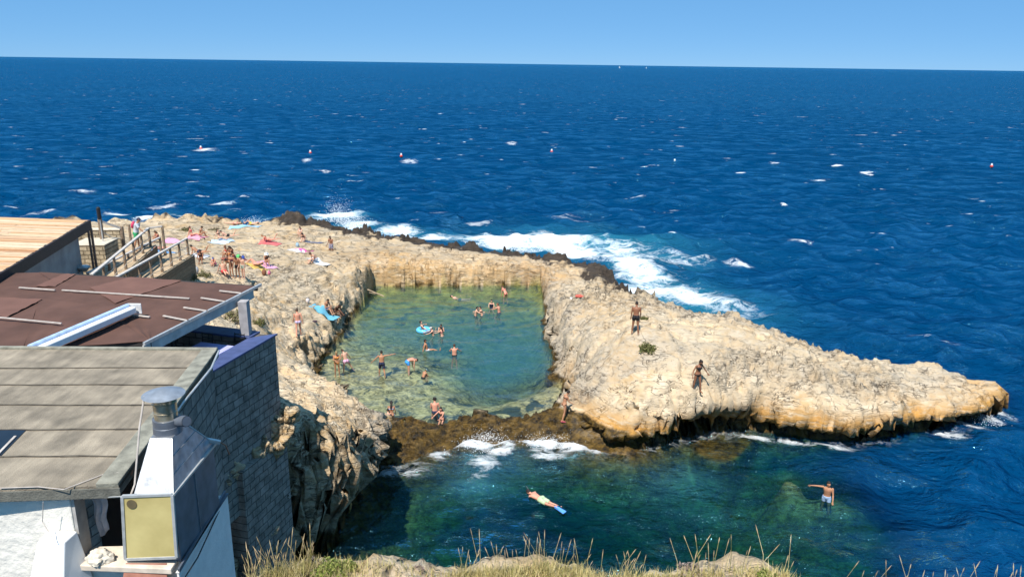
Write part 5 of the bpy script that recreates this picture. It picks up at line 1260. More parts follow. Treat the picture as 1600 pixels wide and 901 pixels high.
def person(label, pose, px=0, py=0, head=0, fem=False, sk='fair', hair='short', hc='dark', wear=(), h=None, hpx=None, sub=None, wz=None, at=None, group=None, hat=None, lift=0.0, extra=None, tilt=0):
    """px, py: where the figure meets the rock or the water; head: heading, 0 looks out to sea, 90 to the left of the view"""
    K = pose_kit(pose, fem)
    if at is not None: base = Vector(at)
    elif wz is not None: base = P(px, py, wz)
    else: base = hit(px, py)
    if base is None: base = P(px, py, 3)
    s = (h or (1.64 if fem else 1.75)) / (1.70 if fem else 1.75)
    if hpx:
        d = ray(px, py); ax = (base - V(0, 0, CAM_H)).dot(F0); s = hpx * ax / (FPX * math.cos(math.atan2(CAM_H - base.z, Vector(base.xy).length))) / 1.75
    z = base.z + lift - K['zmin'] * s
    if wz is not None: z = wz - (sub or 0) - K['zmin'] * s
    o = bpy.data.objects.new('person', K['body']); COL.objects.link(o)
    if not K['body'].materials: K['body'].materials.append(None)
    o.material_slots[0].link = 'OBJECT'; o.material_slots[0].material = skin(sk)
    o.location = (base.x, base.y, z); o.rotation_euler = (R(tilt), 0, R(head)); o.scale = (s, s, s)
    tag(o, label, 'person', group)
    for kind, c in wear: kid(o, cloth_mesh(K, kind), fab(c))
    if hair: kid(o, hair_mesh(K, hair), mat('hair_' + hc, HAIRC[hc], .7, var=.2, scale=30))
    J = K['J']; H = J['headR']; hcn = J['head']
    if hat:
        kd, c = hat; b = MB(); q = MB()
        if kd == 'cap': q.ball((0, -.005, .025), (.088, .106, .105), 14, 8); q.v = [(x, y, max(z_, .035)) for x, y, z_ in q.v]; q.hexa([(-.06, .07, .04), (.06, .07, .04), (.05, .18, .03), (-.05, .18, .03), (-.06, .07, .048), (.06, .07, .048), (.05, .18, .038), (-.05, .18, .038)])
        else: q.lathe([(.001, .16), (.06, .155), (.085, .10), (.09, .05), (.17, .03), (.172, .024), (.09, .04), (.001, .05)], (0, -.005, 0), 18)
        b.add([hcn + H @ Vector(v) for v in q.v], q.f); me = b.mesh('hat'); me.polygons.foreach_set('use_smooth', [True] * len(me.polygons)); kid(o, me, fab(c)).name = 'sun_hat' if kd != 'cap' else 'cap'
    if extra: extra(o, K)
    return o
def towel(label, px, py, ang, c, w=.8, l=1.6, c2=None, group='towels spread on the rock'):
    p = hit(px, py)
    if p is None: return
    nx, ny = 8, 14; vs = []; fs = []; ca, sa = math.cos(R(ang)), math.sin(R(ang)); zs_ = []
    for j in range(ny + 1):
        for i in range(nx + 1):
            u, v = (i / nx - .5) * w, (j / ny - .5) * l; x, y = p.x + u * ca - v * sa, p.y + u * sa + v * ca
            zs_.append(max(drop(x + a, y + b) for a in (-.06, .06) for b in (-.06, .06))); vs.append([x - p.x, y - p.y, 0])
    z = np.array(zs_).reshape(ny + 1, nx + 1); z = np.clip(z, np.median(z) - .35, np.median(z) + .4)
    for _ in range(2):
        q = z.copy(); q[1:-1, 1:-1] = (z[1:-1, 1:-1] * 2 + z[:-2, 1:-1] + z[2:, 1:-1] + z[1:-1, :-2] + z[1:-1, 2:]) / 6; z = np.maximum(q, z - .05)
    z = z.ravel() + .03
    for k, v in enumerate(vs): v[2] = z[k] - p.z + .012 * math.sin(k * 1.3)
    n = len(vs); vs = vs + [[a, b, c_ - .014] for a, b, c_ in vs]
    for j in range(ny):
        for i in range(nx):
            q = (j * (nx + 1) + i, j * (nx + 1) + i + 1, (j + 1) * (nx + 1) + i + 1, (j + 1) * (nx + 1) + i); fs.append(q); fs.append(tuple(n + k for k in reversed(q)))
    edge = [i for i in range(nx + 1)] + [j * (nx + 1) + nx for j in range(1, ny + 1)] + [ny * (nx + 1) + i for i in range(nx - 1, -1, -1)] + [j * (nx + 1) for j in range(ny - 1, 0, -1)]
    for a, b in zip(edge, edge[1:] + edge[:1]): fs.append((b, a, n + a, n + b))
    mb = MB(); mb.add(vs, fs); o = mb.build('beach_towel', fab(tuple(k * .78 + .06 for k in c)), None, True); o.location = p
    return tag(o, label, 'towel', group)
BLK = (.012, .012, .014); NAVY = (.02, .025, .06)
# ---- on the right hand rock
person('man in black trunks seen from behind on top of the right hand rock', 'stand_down', 992, 522, -12, sk='brown', hair='short', wear=[('trunks', BLK)], hpx=50)
person('woman in a dark bikini stepping down the steep pale rock face', 'balance', 1088, 613, 205, True, 'brown', 'bun', 'dark', [('bottom', BLK), ('top', BLK)], hpx=52)
def flipflops(o, K):
    for nm in 'lr':
        a, b = K['J']['heel' + nm], K['J']['toe' + nm]; m = MB(); m.bar(a + V(0, -.03, -.035), b + V(0, .03, -.022), .1, .025); me = m.mesh('flip_flop'); kid(o, me, fab((.75, .12, .22))).name = 'flip_flop'
person('woman in a dark swimsuit and pink flip flops on the weedy ledge by the pool', 'pick_way', 881, 656, -62, True, 'tan', 'bun', 'dark', [('bottom', BLK), ('top', BLK)], hpx=45, extra=flipflops)
# ---- left bank by the pool
person('man in lavender briefs walking barefoot down the left bank', 'walk_slow', 467, 525, 20, sk='pink', hair='short', hc='brown', wear=[('briefs', (.50, .42, .62))], hpx=42)
towel('turquoise towel under the two people sitting at the pool edge', 507, 489, 70, (.10, .45, .62), .9, 2.0)
person('man in grey shorts with sunglasses sitting on a turquoise towel', 'sit_phone', 510, 490, -120, sk='tan', hair='short', wear=[('shorts', (.16, .15, .20))], lift=.03)
person('dark tanned man sitting hunched at the edge of the left bank', 'sit_bent', 525, 492, -130, sk='dark', hair='short', wear=[('trunks', (.10, .06, .05))], lift=.02)
# ---- sunbathers on the terrace
G = 'sunbathers on the rock terrace'
towel('pale blue towel at the far edge with two people lying by the sea', 383, 352, 85, (.25, .55, .80), .9, 3.2)
person('sunbather lying on the far edge of the terrace with bare legs', 'lie_back', 366, 351.5, 92, True, 'fair', 'long', 'brown', [('bottom', (.5, .08, .1)), ('top', (.5, .08, .1))], lift=.05, group=G)
person('sunbather in yellow trunks lying at the far edge next to the sea', 'lie_knee', 393, 352, 85, False, 'fair', 'short', 'dark', [('trunks', (.60, .55, .06))], lift=.05, group=G)
towel('pink towel under two women sitting in front of the far scrub', 307, 371, 60, (.75, .30, .40), 1.2, 1.9)
person('woman in a red bikini propped up on a pink towel, left one', 'sit_out', 300, 370, -80, True, 'pink', 'long', 'brown', [('bottom', (.55, .05, .08)), ('top', (.55, .05, .08))], lift=.04, group=G)
person('woman in a black bikini with raised knee on a pink towel', 'sit_knees', 313, 371.5, -75, True, 'tan', 'bun', 'dark', [('bottom', BLK), ('top', BLK)], lift=.04, group=G)
towel('pale blue towel below a reclining pair in dark trunks', 345, 375, 70, (.50, .66, .82), 1.3, 2.0)
person('man in dark trunks lying face down on the bare rock', 'lie_elbows', 356, 373, 98, False, 'fair', 'short', 'dark', [('trunks', BLK)], lift=.05, group=G)
person('woman in a black bikini sitting back on a pale blue towel', 'sit_out', 343, 375, -105, True, 'fair', 'long', 'dark', [('bottom', BLK), ('top', BLK)], lift=.05, group=G)
towel('white towel under the dark haired man reading', 306, 399, 80, (.70, .70, .72), .9, 1.9)
person('dark haired man in navy trunks lying on his front on a white towel', 'lie_elbows', 311, 399, 82, False, 'tan', 'short', 'dark', [('trunks', NAVY)], lift=.05, group=G)
person('woman seated with bent back right of the lower ramp', 'sit_knees', 315, 411, 195, True, 'brown', 'bun', 'dark', [('suit', (.05, .02, .02))], lift=.02, group=G)
towel('red towel under the group in the middle of the terrace', 363, 405, 80, (.50, .06, .05), 1.3, 1.7)
person('woman in a red swimsuit sitting upright at the middle of the group', 'sit_knees', 357, 404, 150, True, 'tan', 'bun', 'red', [('suit', (.55, .05, .04))], lift=.04, group=G)
person('tanned woman with dark hair sitting beside the woman in red', 'sit_knees', 365, 405, 120, True, 'brown', 'long', 'dark', [('bottom', (.4, .05, .04)), ('top', (.4, .05, .04))], lift=.04, group=G)
person('woman in an orange bikini leaning back beside the green bag', 'sit_out', 360, 408, -100, True, 'tan', 'long', 'brown', [('bottom', (.6, .2, .05)), ('top', (.6, .2, .05))], lift=.04, group=G)
person('child in a blue cap sitting at the near side of the terrace', 'sit_knees', 336, 416, 170, False, 'pink', 'short', 'brown', [('trunks', (.5, .1, .2))], h=1.2, hat=('cap', (.10, .20, .55)), group=G)
person('man in red trunks reclining in front of the group', 'sit_out', 350, 428, 215, False, 'fair', 'short', 'brown', [('shorts', (.62, .04, .05))], lift=.02, group=G)
person('woman in a black bikini standing bent at the near group', 'bend_half', 363, 433, 160, True, 'tan', 'long', 'dark', [('bottom', BLK), ('top', BLK)], group=G)
person('tanned man in dark trunks standing between two others', 'stand_down', 372, 434, 170, False, 'brown', 'short', 'dark', [('trunks', BLK)], group=G, h=1.6)
person('man in grey green shorts standing with a dark shadow beside him', 'stand_down', 381, 435, 150, False, 'fair', 'short', 'brown', [('trunks', (.28, .33, .27))], group=G, h=1.65)
towel('yellow towel under the lying woman by the brown backpack', 400, 416, 60, (.75, .50, .08), .8, 1.8)
person('woman lying on a yellow towel by the brown backpack', 'lie_knee', 399, 415, 70, True, 'pink', 'long', 'dark', [('bottom', (.6, .25, .3)), ('top', (.6, .25, .3))], lift=.05, group=G)
towel('pink towel under the woman in the white hat', 417, 416, 50, (.80, .38, .55), .9, 1.8)
person('woman in a white sun hat sitting on a pink towel', 'sit_knees', 417, 415, 205, True, 'tan', 'bun', 'dark', [('bottom', BLK), ('top', BLK)], hat=('sun', (.78, .78, .76)), lift=.05, group=G)
towel('red and pale towel under the woman lying alone', 421, 380, 78, (.72, .10, .10), .9, 2.0)
person('woman lying on her front alone on a red towel with knees bent', 'lie_elbows', 420, 379, 100, True, 'pink', 'long', 'blond', [('bottom', (.6, .06, .06)), ('top', (.6, .06, .06))], lift=.06, group=G)
towel('bright pink towel lying empty in the middle of the terrace', 474, 391, 62, (.80, .08, .38), .75, 1.8)
towel('white towel lying crumpled next to the bright pink towel', 463, 391, 55, (.76, .78, .80), .9, 1.4)
person('woman sitting near the far jagged rocks with hands at her face', 'sit_knees', 471, 370, 170, True, 'fair', 'long', 'brown', [('bottom', (.7, .65, .6)), ('top', (.7, .65, .6))], group=G)
person('woman bending forward in front of the far jagged rocks', 'sit_bent', 476, 377, 175, True, 'fair', 'bun', 'dark', [('bottom', BLK), ('top', BLK)], group=G)
towel('dark striped towel right of the couple near the jagged rocks', 490, 379, 75, (.05, .07, .16), .8, 1.7)
person('person in grey shorts kneeling alone towards the pool side', 'kneel', 518, 392, 160, False, 'brown', 'short', 'dark', [('shorts', (.26, .24, .30))], group=G)
towel('white towel under the man bending over', 499, 411, 55, (.80, .80, .80), 1.0, 2.0)
person('man in pale grey trunks sitting bent over on a white towel', 'sit_bent', 494, 411, 130, False, 'fair', 'short', 'brown', [('trunks', (.42, .45, .50))], lift=.05, group=G)
towel('pink towel seen through the posts of the lower ramp', 271, 380, 75, (.78, .32, .55), .9, 1.6)
towel('blue towel under the person lying behind the ramp posts', 254, 393, 80, (.15, .35, .62), .9, 1.7)
person('person lying on their side behind the posts of the lower ramp', 'lie_back', 251, 391, 100, True, 'pink', 'long', 'dark', [('bottom', (.3, .05, .05)), ('top', (.3, .05, .05))], lift=.05, group=G)
person('person sitting far back between the ramp and the scrub', 'sit_knees', 248, 378, 150, True, 'tan', 'long', 'dark', [('suit', (.35, .05, .08))], group=G)
def pack(o, K):
    c, T = K['J']['spine'](.33); m = MB(); m.ball(c + T @ V(-.03, -.20, 0), (.14, .09, .2), 12, 8, T); me = m.mesh('backpack'); me.polygons.foreach_set('use_smooth', [True] * len(me.polygons)); kid(o, me, fab((.62, .06, .14))).name = 'backpack'
mp_ = r1b.lerp(r1a, .10) + V(-.42, 0, 0)
person('man in a grey shirt, green shorts and cap leaning on the ramp rail', 'lean_rail', head=-75, sk='tan', hair='short', hc='dark', wear=[('tshirt', (.50, .52, .56)), ('shorts', (.03, .33, .12))], hat=('cap', (.05, .05, .10)), at=(mp_.x, mp_.y, DZ), hpx=None, extra=pack, h=1.8)
# ---- things lying about
def backpack(label, px, py, c, s=1.0, rz=0):
    p = hit(px, py); t = empty('bag', p, R(rz), label, 'bag', 'bags left on the rock'); b = MB(); b.ball((0, 0, .22 * s), (.17 * s, .13 * s, .24 * s), 14, 10); b.v = [(x, y, max(z, 0)) for x, y, z in b.v]; b.build('bag_body', fab(c), t, True)
    b = MB(); b.ball((0, .11 * s, .15 * s), (.12 * s, .06 * s, .12 * s), 12, 8); b.build('pocket', fab(tuple(k * .8 for k in c)), t, True)
    b = MB(); b.tube([(-.08 * s, -.05, .42 * s), (-.06 * s, -.05, .5 * s), (.06 * s, -.05, .5 * s), (.08 * s, -.05, .42 * s)], .012, 6); b.build('strap', fab(BLK), t, True)
backpack('brown backpack standing in front of the yellow towel', 413, 430, (.22, .09, .05), 1.0, 20)
backpack('pink bag slumped beside the brown backpack', 421, 429, (.72, .18, .30), .7, 60)
backpack('green bag beside the group sitting on the red towel', 373, 407, (.12, .50, .16), 1.1, 10)
backpack('blue bag next to the green bag of the group', 380, 406, (.05, .10, .42), .8, 40)
backpack('pale blue bag beside the bright pink towel', 465, 386, (.30, .45, .55), .9, 0)
backpack('white and red bag alone on the bank above the pool', 481, 473, (.70, .62, .60), .8, 30)
backpack('small white bag below the turquoise towel at the pool edge', 524, 504, (.70, .70, .68), .7, 30)
backpack('grey white rucksack by the end of the lower ramp', 306, 428, (.42, .42, .42), 1.2, 0)
def flat_thing(name, cat, label, px, py, c, r):
    p = hit(px, py); b = MB(); b.ball((0, 0, .05), (r, r * .7, .08), 12, 6); o = b.build(name, fab(c), None, True); o.location = p; tag(o, label, cat)
flat_thing('cloth', 'cloth', 'red cloth dropped on the rock right of the pool', 905, 463, (.60, .10, .07), .42)
flat_thing('cloth', 'cloth', 'small white cloth beside the red cloth right of the pool', 893, 467, (.75, .75, .75), .22)
flat_thing('shoe', 'shoe', 'dark shoe left on the bank near the walking man', 492, 503, (.05, .03, .04), .2)
# ---- in the pool
Wz = POOL_Z
G2 = 'bathers in the rock pool'
person('woman in an orange bikini standing shin deep at the left end of the pool', 'hand_chest', 527, 580, 195, True, 'tan', 'bun', 'blond', [('bottom', (.65, .25, .06)), ('top', (.65, .25, .06))], wz=Wz, sub=.36, group=G2, h=1.7)
person('man in pink trunks bending beside the woman in orange', 'lean_side', 541, 575, 40, False, 'fair', 'short', 'brown', [('trunks', (.75, .42, .58))], wz=Wz, sub=.38, group=G2, h=1.7)
person('man in navy shorts wading with one arm stretched out', 'arms_out', 597, 581, 15, False, 'tan', 'short', 'dark', [('shorts', NAVY)], wz=Wz, sub=.36, group=G2, h=1.75)
person('man in blue trunks bending down with his hands in the water', 'bend', 637, 574, -60, False, 'pink', 'short', 'brown', [('trunks', (.05, .30, .75))], wz=Wz, sub=.55, group=G2)
person('child with a pale cap crouching in the shallow pool', 'crouch', 661, 588, -40, False, 'tan', 'short', 'brown', [('trunks', BLK)], wz=Wz, sub=.36, h=1.3, hat=('cap', (.45, .72, .70)), group=G2)
person('man sitting in the pool with his legs stretched out', 'sit_out', 667, 546, -85, False, 'tan', 'short', 'dark', [('trunks', (.6, .5, .5))], wz=Wz, sub=.24, group=G2)
person('broad shouldered man standing waist deep with his back turned', 'waist', 710, 555, 5, False, 'pink', 'short', 'brown', [('trunks', BLK)], wz=Wz, sub=.98, group=G2)
def at_pool(px, py): return P(px, py, Wz)
rp_ = at_pool(662, 517); ring = empty('swim_ring', rp_, 0, 'blue inflatable ring with a woman sitting in it', 'swim ring')
b = MB(); prof = []; n1, n2 = 28, 12; vs = []; fs = []
for i in range(n1):
    a = 2 * math.pi * i / n1
    for k in range(n2):
        c_ = 2 * math.pi * k / n2; rr = .40 + .15 * math.cos(c_); vs.append((rr * math.cos(a), rr * math.sin(a), .08 + .15 * math.sin(c_)))
for i in range(n1):
    for k in range(n2): fs.append((i * n2 + k, ((i + 1) % n1) * n2 + k, ((i + 1) % n1) * n2 + (k + 1) % n2, i * n2 + (k + 1) % n2))
b.add(vs, fs); b.build('tube', mat('blue_vinyl', (.12, .52, .85), .3, var=.05), ring, True)
b = MB(); b.lathe([(.015, .22), (.012, .25), (.001, .25)], (.40, 0, 0), 8); b.build('valve', M_WHITEPAINT, ring)
person('woman sitting in the blue swim ring', 'sit_ring', at=(rp_.x, rp_.y, Wz - .18), head=-80, fem=True, sk='fair', hair='bun', wear=[('bottom', BLK), ('top', BLK)], group=G2)
person('woman with dark hair standing chest deep behind the swim ring group', 'hand_chest', 689, 517, 195, True, 'fair', 'bun', 'dark', [('bottom', BLK), ('top', BLK)], wz=Wz, sub=1.12, group=G2)
person('bather with a white cap close in front of the blue ring', 'neck_deep', 677, 523, 100, True, 'fair', 'short', 'dark', [('bottom', NAVY), ('top', NAVY)], wz=Wz, sub=1.02, hat=('cap', (.78, .78, .76)), group=G2)
person('bather right of the one in the white cap', 'neck_deep', 691, 524, 70, True, 'fair', 'long', 'dark', [('bottom', (.3, .05, .1)), ('top', (.3, .05, .1))], wz=Wz, sub=.98, group=G2)
person('left one of a couple facing each other in the middle of the pool', 'neck_deep', 743, 493, -90, False, 'fair', 'short', 'dark', [('trunks', BLK)], wz=Wz, sub=.98, group=G2)
person('right one of a couple facing each other in the middle of the pool', 'neck_deep', 753, 492, 90, True, 'fair', 'short', 'dark', [('bottom', BLK), ('top', BLK)], wz=Wz, sub=.96, group=G2)
person('swimmer behind the couple with arms spread on the water', 'neck_deep', 768, 479, 180, True, 'fair', 'bun', 'dark', [('suit', NAVY)], wz=Wz, sub=1.02, group=G2)
person('red haired bather right of the couple leaning forward', 'neck_deep', 780, 488, 60, False, 'pink', 'short', 'red', [('trunks', NAVY)], wz=Wz, sub=.98, group=G2)
person('man floating on his back near the far wall of the pool', 'float', 717, 465, -92, False, 'fair', 'short', 'dark', [('trunks', (.10, .12, .12))], wz=Wz, sub=.30, group=G2)
person('woman in a red swimsuit bending forward at the far wall of the pool', 'bend_half', 790, 464, 35, True, 'pink', 'bun', 'red', [('bottom', (.50, .03, .05)), ('top', (.50, .03, .05))], wz=Wz, sub=.62, group=G2)
person('woman in a pale blue bikini with long hair standing at the near pool edge', 'stand_down', 612, 660, 0, True, 'tan', 'long', 'dark', [('bottom', (.45, .52, .75)), ('top', (.45, .52, .75))], wz=Wz, sub=.42, group=G2, h=1.6)
person('child sitting on the weedy sill in front of the woman in pale blue', 'sit_knees', 607, 661, 12, True, 'fair', 'bun', 'dark', [('suit', (.35, .12, .12))], group=G2, h=1.35, at=tuple(P(607, 663, .45)))
person('curly haired man sitting with his back turned at the near pool edge', 'sit_edge', 680, 657, 10, False, 'pink', 'curly', 'dark', [('trunks', NAVY)], group=G2, at=tuple(P(680, 661, -.12)))
person('woman facing the curly haired man at the near pool edge', 'neck_deep', 691, 655, 150, True, 'pink', 'long', 'dark', [('bottom', BLK), ('top', BLK)], wz=Wz, sub=.86, group=G2)
# ---- in the bay
def fins(o, K):
    for nm in 'lr':
        a, t = K['J']['ank' + nm], K['J']['toe' + nm]; d = (t - a).normalized(); m = MB(); x = V(1, 0, 0)
        m.hexa([a + x * -.05 - V(0, 0, .04), a + x * .05 - V(0, 0, .04), t + d * .34 + x * .12 - V(0, 0, .01), t + d * .34 - x * .12 - V(0, 0, .01), a - x * .05 + V(0, 0, .04), a + x * .05 + V(0, 0, .04), t + d * .34 + x * .12 + V(0, 0, .01), t + d * .34 - x * .12 + V(0, 0, .01)])
        kid(o, m.mesh('fin'), fab((.10, .32, .85))).name = 'swim_fin'
    H = K['J']['headR']; m = MB(); hcn = K['J']['head']; m.tube([hcn + H @ V(.08, .06, -.05), hcn + H @ V(.1, 0, .05), hcn + H @ V(.1, -.05, .26)], .014, 6); kid(o, m.mesh('snorkel_tube'), fab((.1, .1, .12))).name = 'snorkel'
person('snorkeller in pale green shorts and blue fins swimming face down', 'snorkel', 845, 784, 52, False, 'pink', 'short', 'dark', [('shorts', (.45, .58, .34))], wz=.05, sub=.27, extra=fins, h=1.85)
person('man standing waist deep on the sunken reef pointing to the left', 'point', 1291, 781, 150, False, 'tan', 'short', 'dark', [('trunks', (.30, .42, .60))], wz=.05, sub=.86, h=1.85)
# ------------------------------------------------------------------ buoys, sails, shrubs, pole
G3 = 'mooring buoys on the open sea'
for i, (px, py, lb) in enumerate(((314, 233, 'red and white buoy beside a breaking crest, the leftmost of the buoys'), (485, 240, 'red and white buoy above the left end of the rock pool'), (627, 245, 'red and white buoy left of the middle of the view'), (862, 238, 'red and white buoy straight out beyond the pool wall'), (1054, 254, 'red and white buoy beyond the man in black trunks'), (1549, 261, 'red and white buoy far right of all the others'))):
    p = P(px, py, 0); t = empty('buoy', (p.x, p.y, .05), 0, lb, 'buoy', G3)
    b = MB(); b.ball((0, 0, .08), .32, 14, 10); b.build('float', mat('red_buoy', (.62, .07, .05), .4, var=.08), t, True)
    b = MB(); b.lathe([(.20, .26), (.17, .62), (.05, .68), (.001, .68)], (0, 0, 0), 12); b.build('cap_ring', M_WHITEPAINT, t, True)
for px, py, s, lb in ((968, 103.6, 1.0, 'tiny white sailing boat on the horizon, the brighter left one'), (1010, 104, .8, 'faint white sailing boat on the horizon right of the other sail')):
    d = ray(px, py); h2 = Vector((d.x, d.y)).normalized() * 5200; t = empty('sailing_boat', (h2.x, h2.y, 0), .4, lb, 'boat', 'sails on the horizon')
    b = MB(); b.hexa([(-4 * s, -1.2 * s, -.3), (4 * s, -1.2 * s, -.3), (4 * s, 1.2 * s, -.3), (-4 * s, 1.2 * s, -.3), (-5 * s, -1.6 * s, 1.4 * s), (6 * s, -.3 * s, 1.5 * s), (6 * s, .3 * s, 1.5 * s), (-5 * s, 1.6 * s, 1.4 * s)]); b.build('hull', M_WHITEPAINT, t)
    b = MB(); b.tube([(0, 0, 1), (0, 0, 15 * s)], .12, 6); b.build('mast', M_ALU, t)
    for nm, q in (('main_sail', [(-.2, -.1, 2.4 * s), (-4.6 * s, -.5, 2.4 * s), (-.2, -.1, 14.6 * s)]), ('jib', [(.3, -.1, 12 * s), (5.4 * s, -.2, 2 * s), (.6, -.5, 2.2 * s)])):
        b = MB(); b.add([V(*v) for v in q] + [V(*v) + V(0, .12, 0) for v in q], [(0, 1, 2), (5, 4, 3), (0, 3, 4, 1), (1, 4, 5, 2), (2, 5, 3, 0)]); b.build(nm, M_WHITEPAINT, t)
pl_ = empty('wooden_pole', hit(574, 452) or (0, 0, 0), 0, 'pale bamboo poles lying from the bank over the far left pool corner', 'pole')
b = MB(); q0_, q1_ = P(574, 452, 1.0), P(600, 463, .45); b.tube([q0_, q1_], .05, 7); b.tube([P(577, 457, .8), P(597, 461, .46)], .04, 7); part(b, 'pole', M_WOOD, pl_)

def leaf_clump(name, mats_, n, rad, leaf, seed, flat=.7, stem=True):
    r = random.Random(seed); vs = []; fs = []
    for k in range(n):
        while True:
            d = V(r.uniform(-1, 1), r.uniform(-1, 1), r.uniform(-.2, 1))
            if .25 < d.length < 1: break
        lump = .75 + .3 * math.sin(d.x * 5 + seed) * math.cos(d.y * 4)
        c = V(d.x * rad, d.y * rad, d.z * rad * flat) * lump; u = V(r.gauss(0, 1), r.gauss(0, 1), r.gauss(0, 1)).normalized(); w = u.cross(V(r.gauss(0, 1), r.gauss(0, 1), r.gauss(0, 1))).normalized(); s = leaf * r.uniform(.6, 1.4)
        i = len(vs); vs += [c - u * s, c + w * s * .4, c + u * s, c - w * s * .4]; fs.append((i, i + 1, i + 2, i + 3))
    b = MB(); b.add(vs, fs); return b
M_BUSH = island_mat('bush_leaves', [(.07, .085, .025), (.15, .15, .05), (.24, .22, .09)], .8)
M_BUSH_DRY = island_mat('dry_bush_leaves', [(.12, .11, .05), (.20, .18, .08), (.08, .09, .03)], .8)
def shrub(label, px, py, rad, n, seed, m=None, leaf=.07, flat=.75):
    p = hit(px, py)
    if p is None: return
    t = empty('shrub', p, 0, label, 'shrub', 'shrubs rooted in the rock')
    leaf_clump('foliage', None, n, rad, leaf, seed, flat).build('foliage', m or M_BUSH, t)
    b = MB()
    for k in range(6): b.tube([(0, 0, -.05), (math.cos(k) * rad * .3, math.sin(k) * rad * .3, rad * .3), (math.cos(k) * rad * .6, math.sin(k) * rad * .6, rad * .5)], [.02, .014, .006], 5)
    b.build('stem', M_LOG, t)
shrub('round olive green bush on the right hand rock between the two people', 1011, 546, .62, 900, 3)
shrub('small green tuft beside the man on the right hand rock', 1006, 499, .28, 260, 4)
shrub('green weeds on the bank behind the pergola pillar', 364, 497, .9, 500, 5, M_BUSH_DRY)
shrub('low green plants at the foot of the pillar beside the coping', 405, 506, .55, 360, 6)
shrub('dry scrub patch far back on the sunbathing terrace', 335, 360, .8, 320, 7, M_BUSH_DRY, flat=.35)
shrub('dark bush in the hollow near the far rim of the terrace', 290, 360, .9, 380, 8, flat=.4)
shrub('dry grass tuft beside the rucksack at the ramp end', 318, 432, .6, 380, 9, M_BUSH_DRY)
shrub('weeds under the end of the lower ramp', 300, 437, .5, 260, 10, M_BUSH_DRY)

# ------------------------------------------------------------------ the cliff edge in front of the camera
def edge_y(px): return np.interp(px, [-200, 380, 420, 460, 500, 530, 560, 600, 640, 680, 740, 800, 860, 920, 980, 1060, 1110, 1150, 1200, 1260, 1320, 1400, 1700], [960, 912, 893, 884, 876, 872, 874, 872, 876, 889, 888, 884, 876, 886, 895, 893, 887, 882, 884, 898, 914, 924, 935])
def build_cliff():
    pxs = np.linspace(230, 1700, 300); nu = len(pxs); prof_t = np.linspace(0, 1, 70); vs = np.zeros((len(prof_t), nu, 3))
    for j, px in enumerate(pxs):
        e = P(px, float(edge_y(px)) + 14, 15.35)
        side = float(np.interp(px, [230, 385, 430], [1, 1, 0]))
        for i, t in enumerate(prof_t):
            if t < .45:                        # the sloping top, from under the camera to the edge
                u = t / .45; k = e.lerp(V(e.x * .35, .3, 16.9), 1 - u); z = 15.35 + (1 - u) * 1.5
                vs[i, j] = (k.x, k.y, z - .12 * math.sin(u * math.pi))
            else:
                u = (t - .45) / .55; vs[i, j] = (e.x * (1 + .05 * u), e.y + 1.1 * u ** .6 + .3 * u, 15.35 - 16.5 * u ** 1.6)
    q = vs.reshape(-1, 3); n = fbm(q * 1.2, 4, 3)[:, None]; rg2 = ridged(q * 2.4, 4, 12)[:, None]; ff = fbm(q * 9, 3, 14)[:, None]
    tt = np.repeat(prof_t, nu)[:, None]
    q2 = q + np.concatenate([0 * n, .12 * n * (tt > .4) , .16 * n + .11 * (rg2 - .35) + .03 * ff], 1)
    F = (np.arange(len(prof_t) - 1)[:, None] * nu + np.arange(nu - 1)[None]).ravel(); faces = np.stack([F, F + 1, F + 1 + nu, F + nu], 1)
    z0 = np.zeros(len(q2)); o = mesh_np('cliff_top', q2, faces, bpy.data.materials['limestone'], True, dict(crust=z0, weed=z0, grey=z0 + .25, ochre=z0, yellow=z0, bed=z0, patch=z0, craggy=z0 + .55))
    tag(link(o), kind='structure', label='pale cliff edge in the foreground'); return o
cliff = build_cliff(); CB = bvh_of(cliff)
def on_cliff(px, py):
    h = CB.ray_cast(V(0, 0, CAM_H), ray(px, py).normalized()); return h[0]
M_GRASS = island_mat('dry_grass_blades', [(.42, .33, .13), (.58, .47, .23), (.44, .36, .14), (.24, .24, .07), (.64, .53, .30)], .8, bump=0)
M_GREEN = island_mat('green_cushion', [(.12, .17, .03), (.22, .26, .05), (.30, .30, .10)], .8, bump=0)
M_SEED = island_mat('seed_heads', [(.45, .36, .20), (.55, .42, .25), (.36, .26, .14)], .8, bump=0)
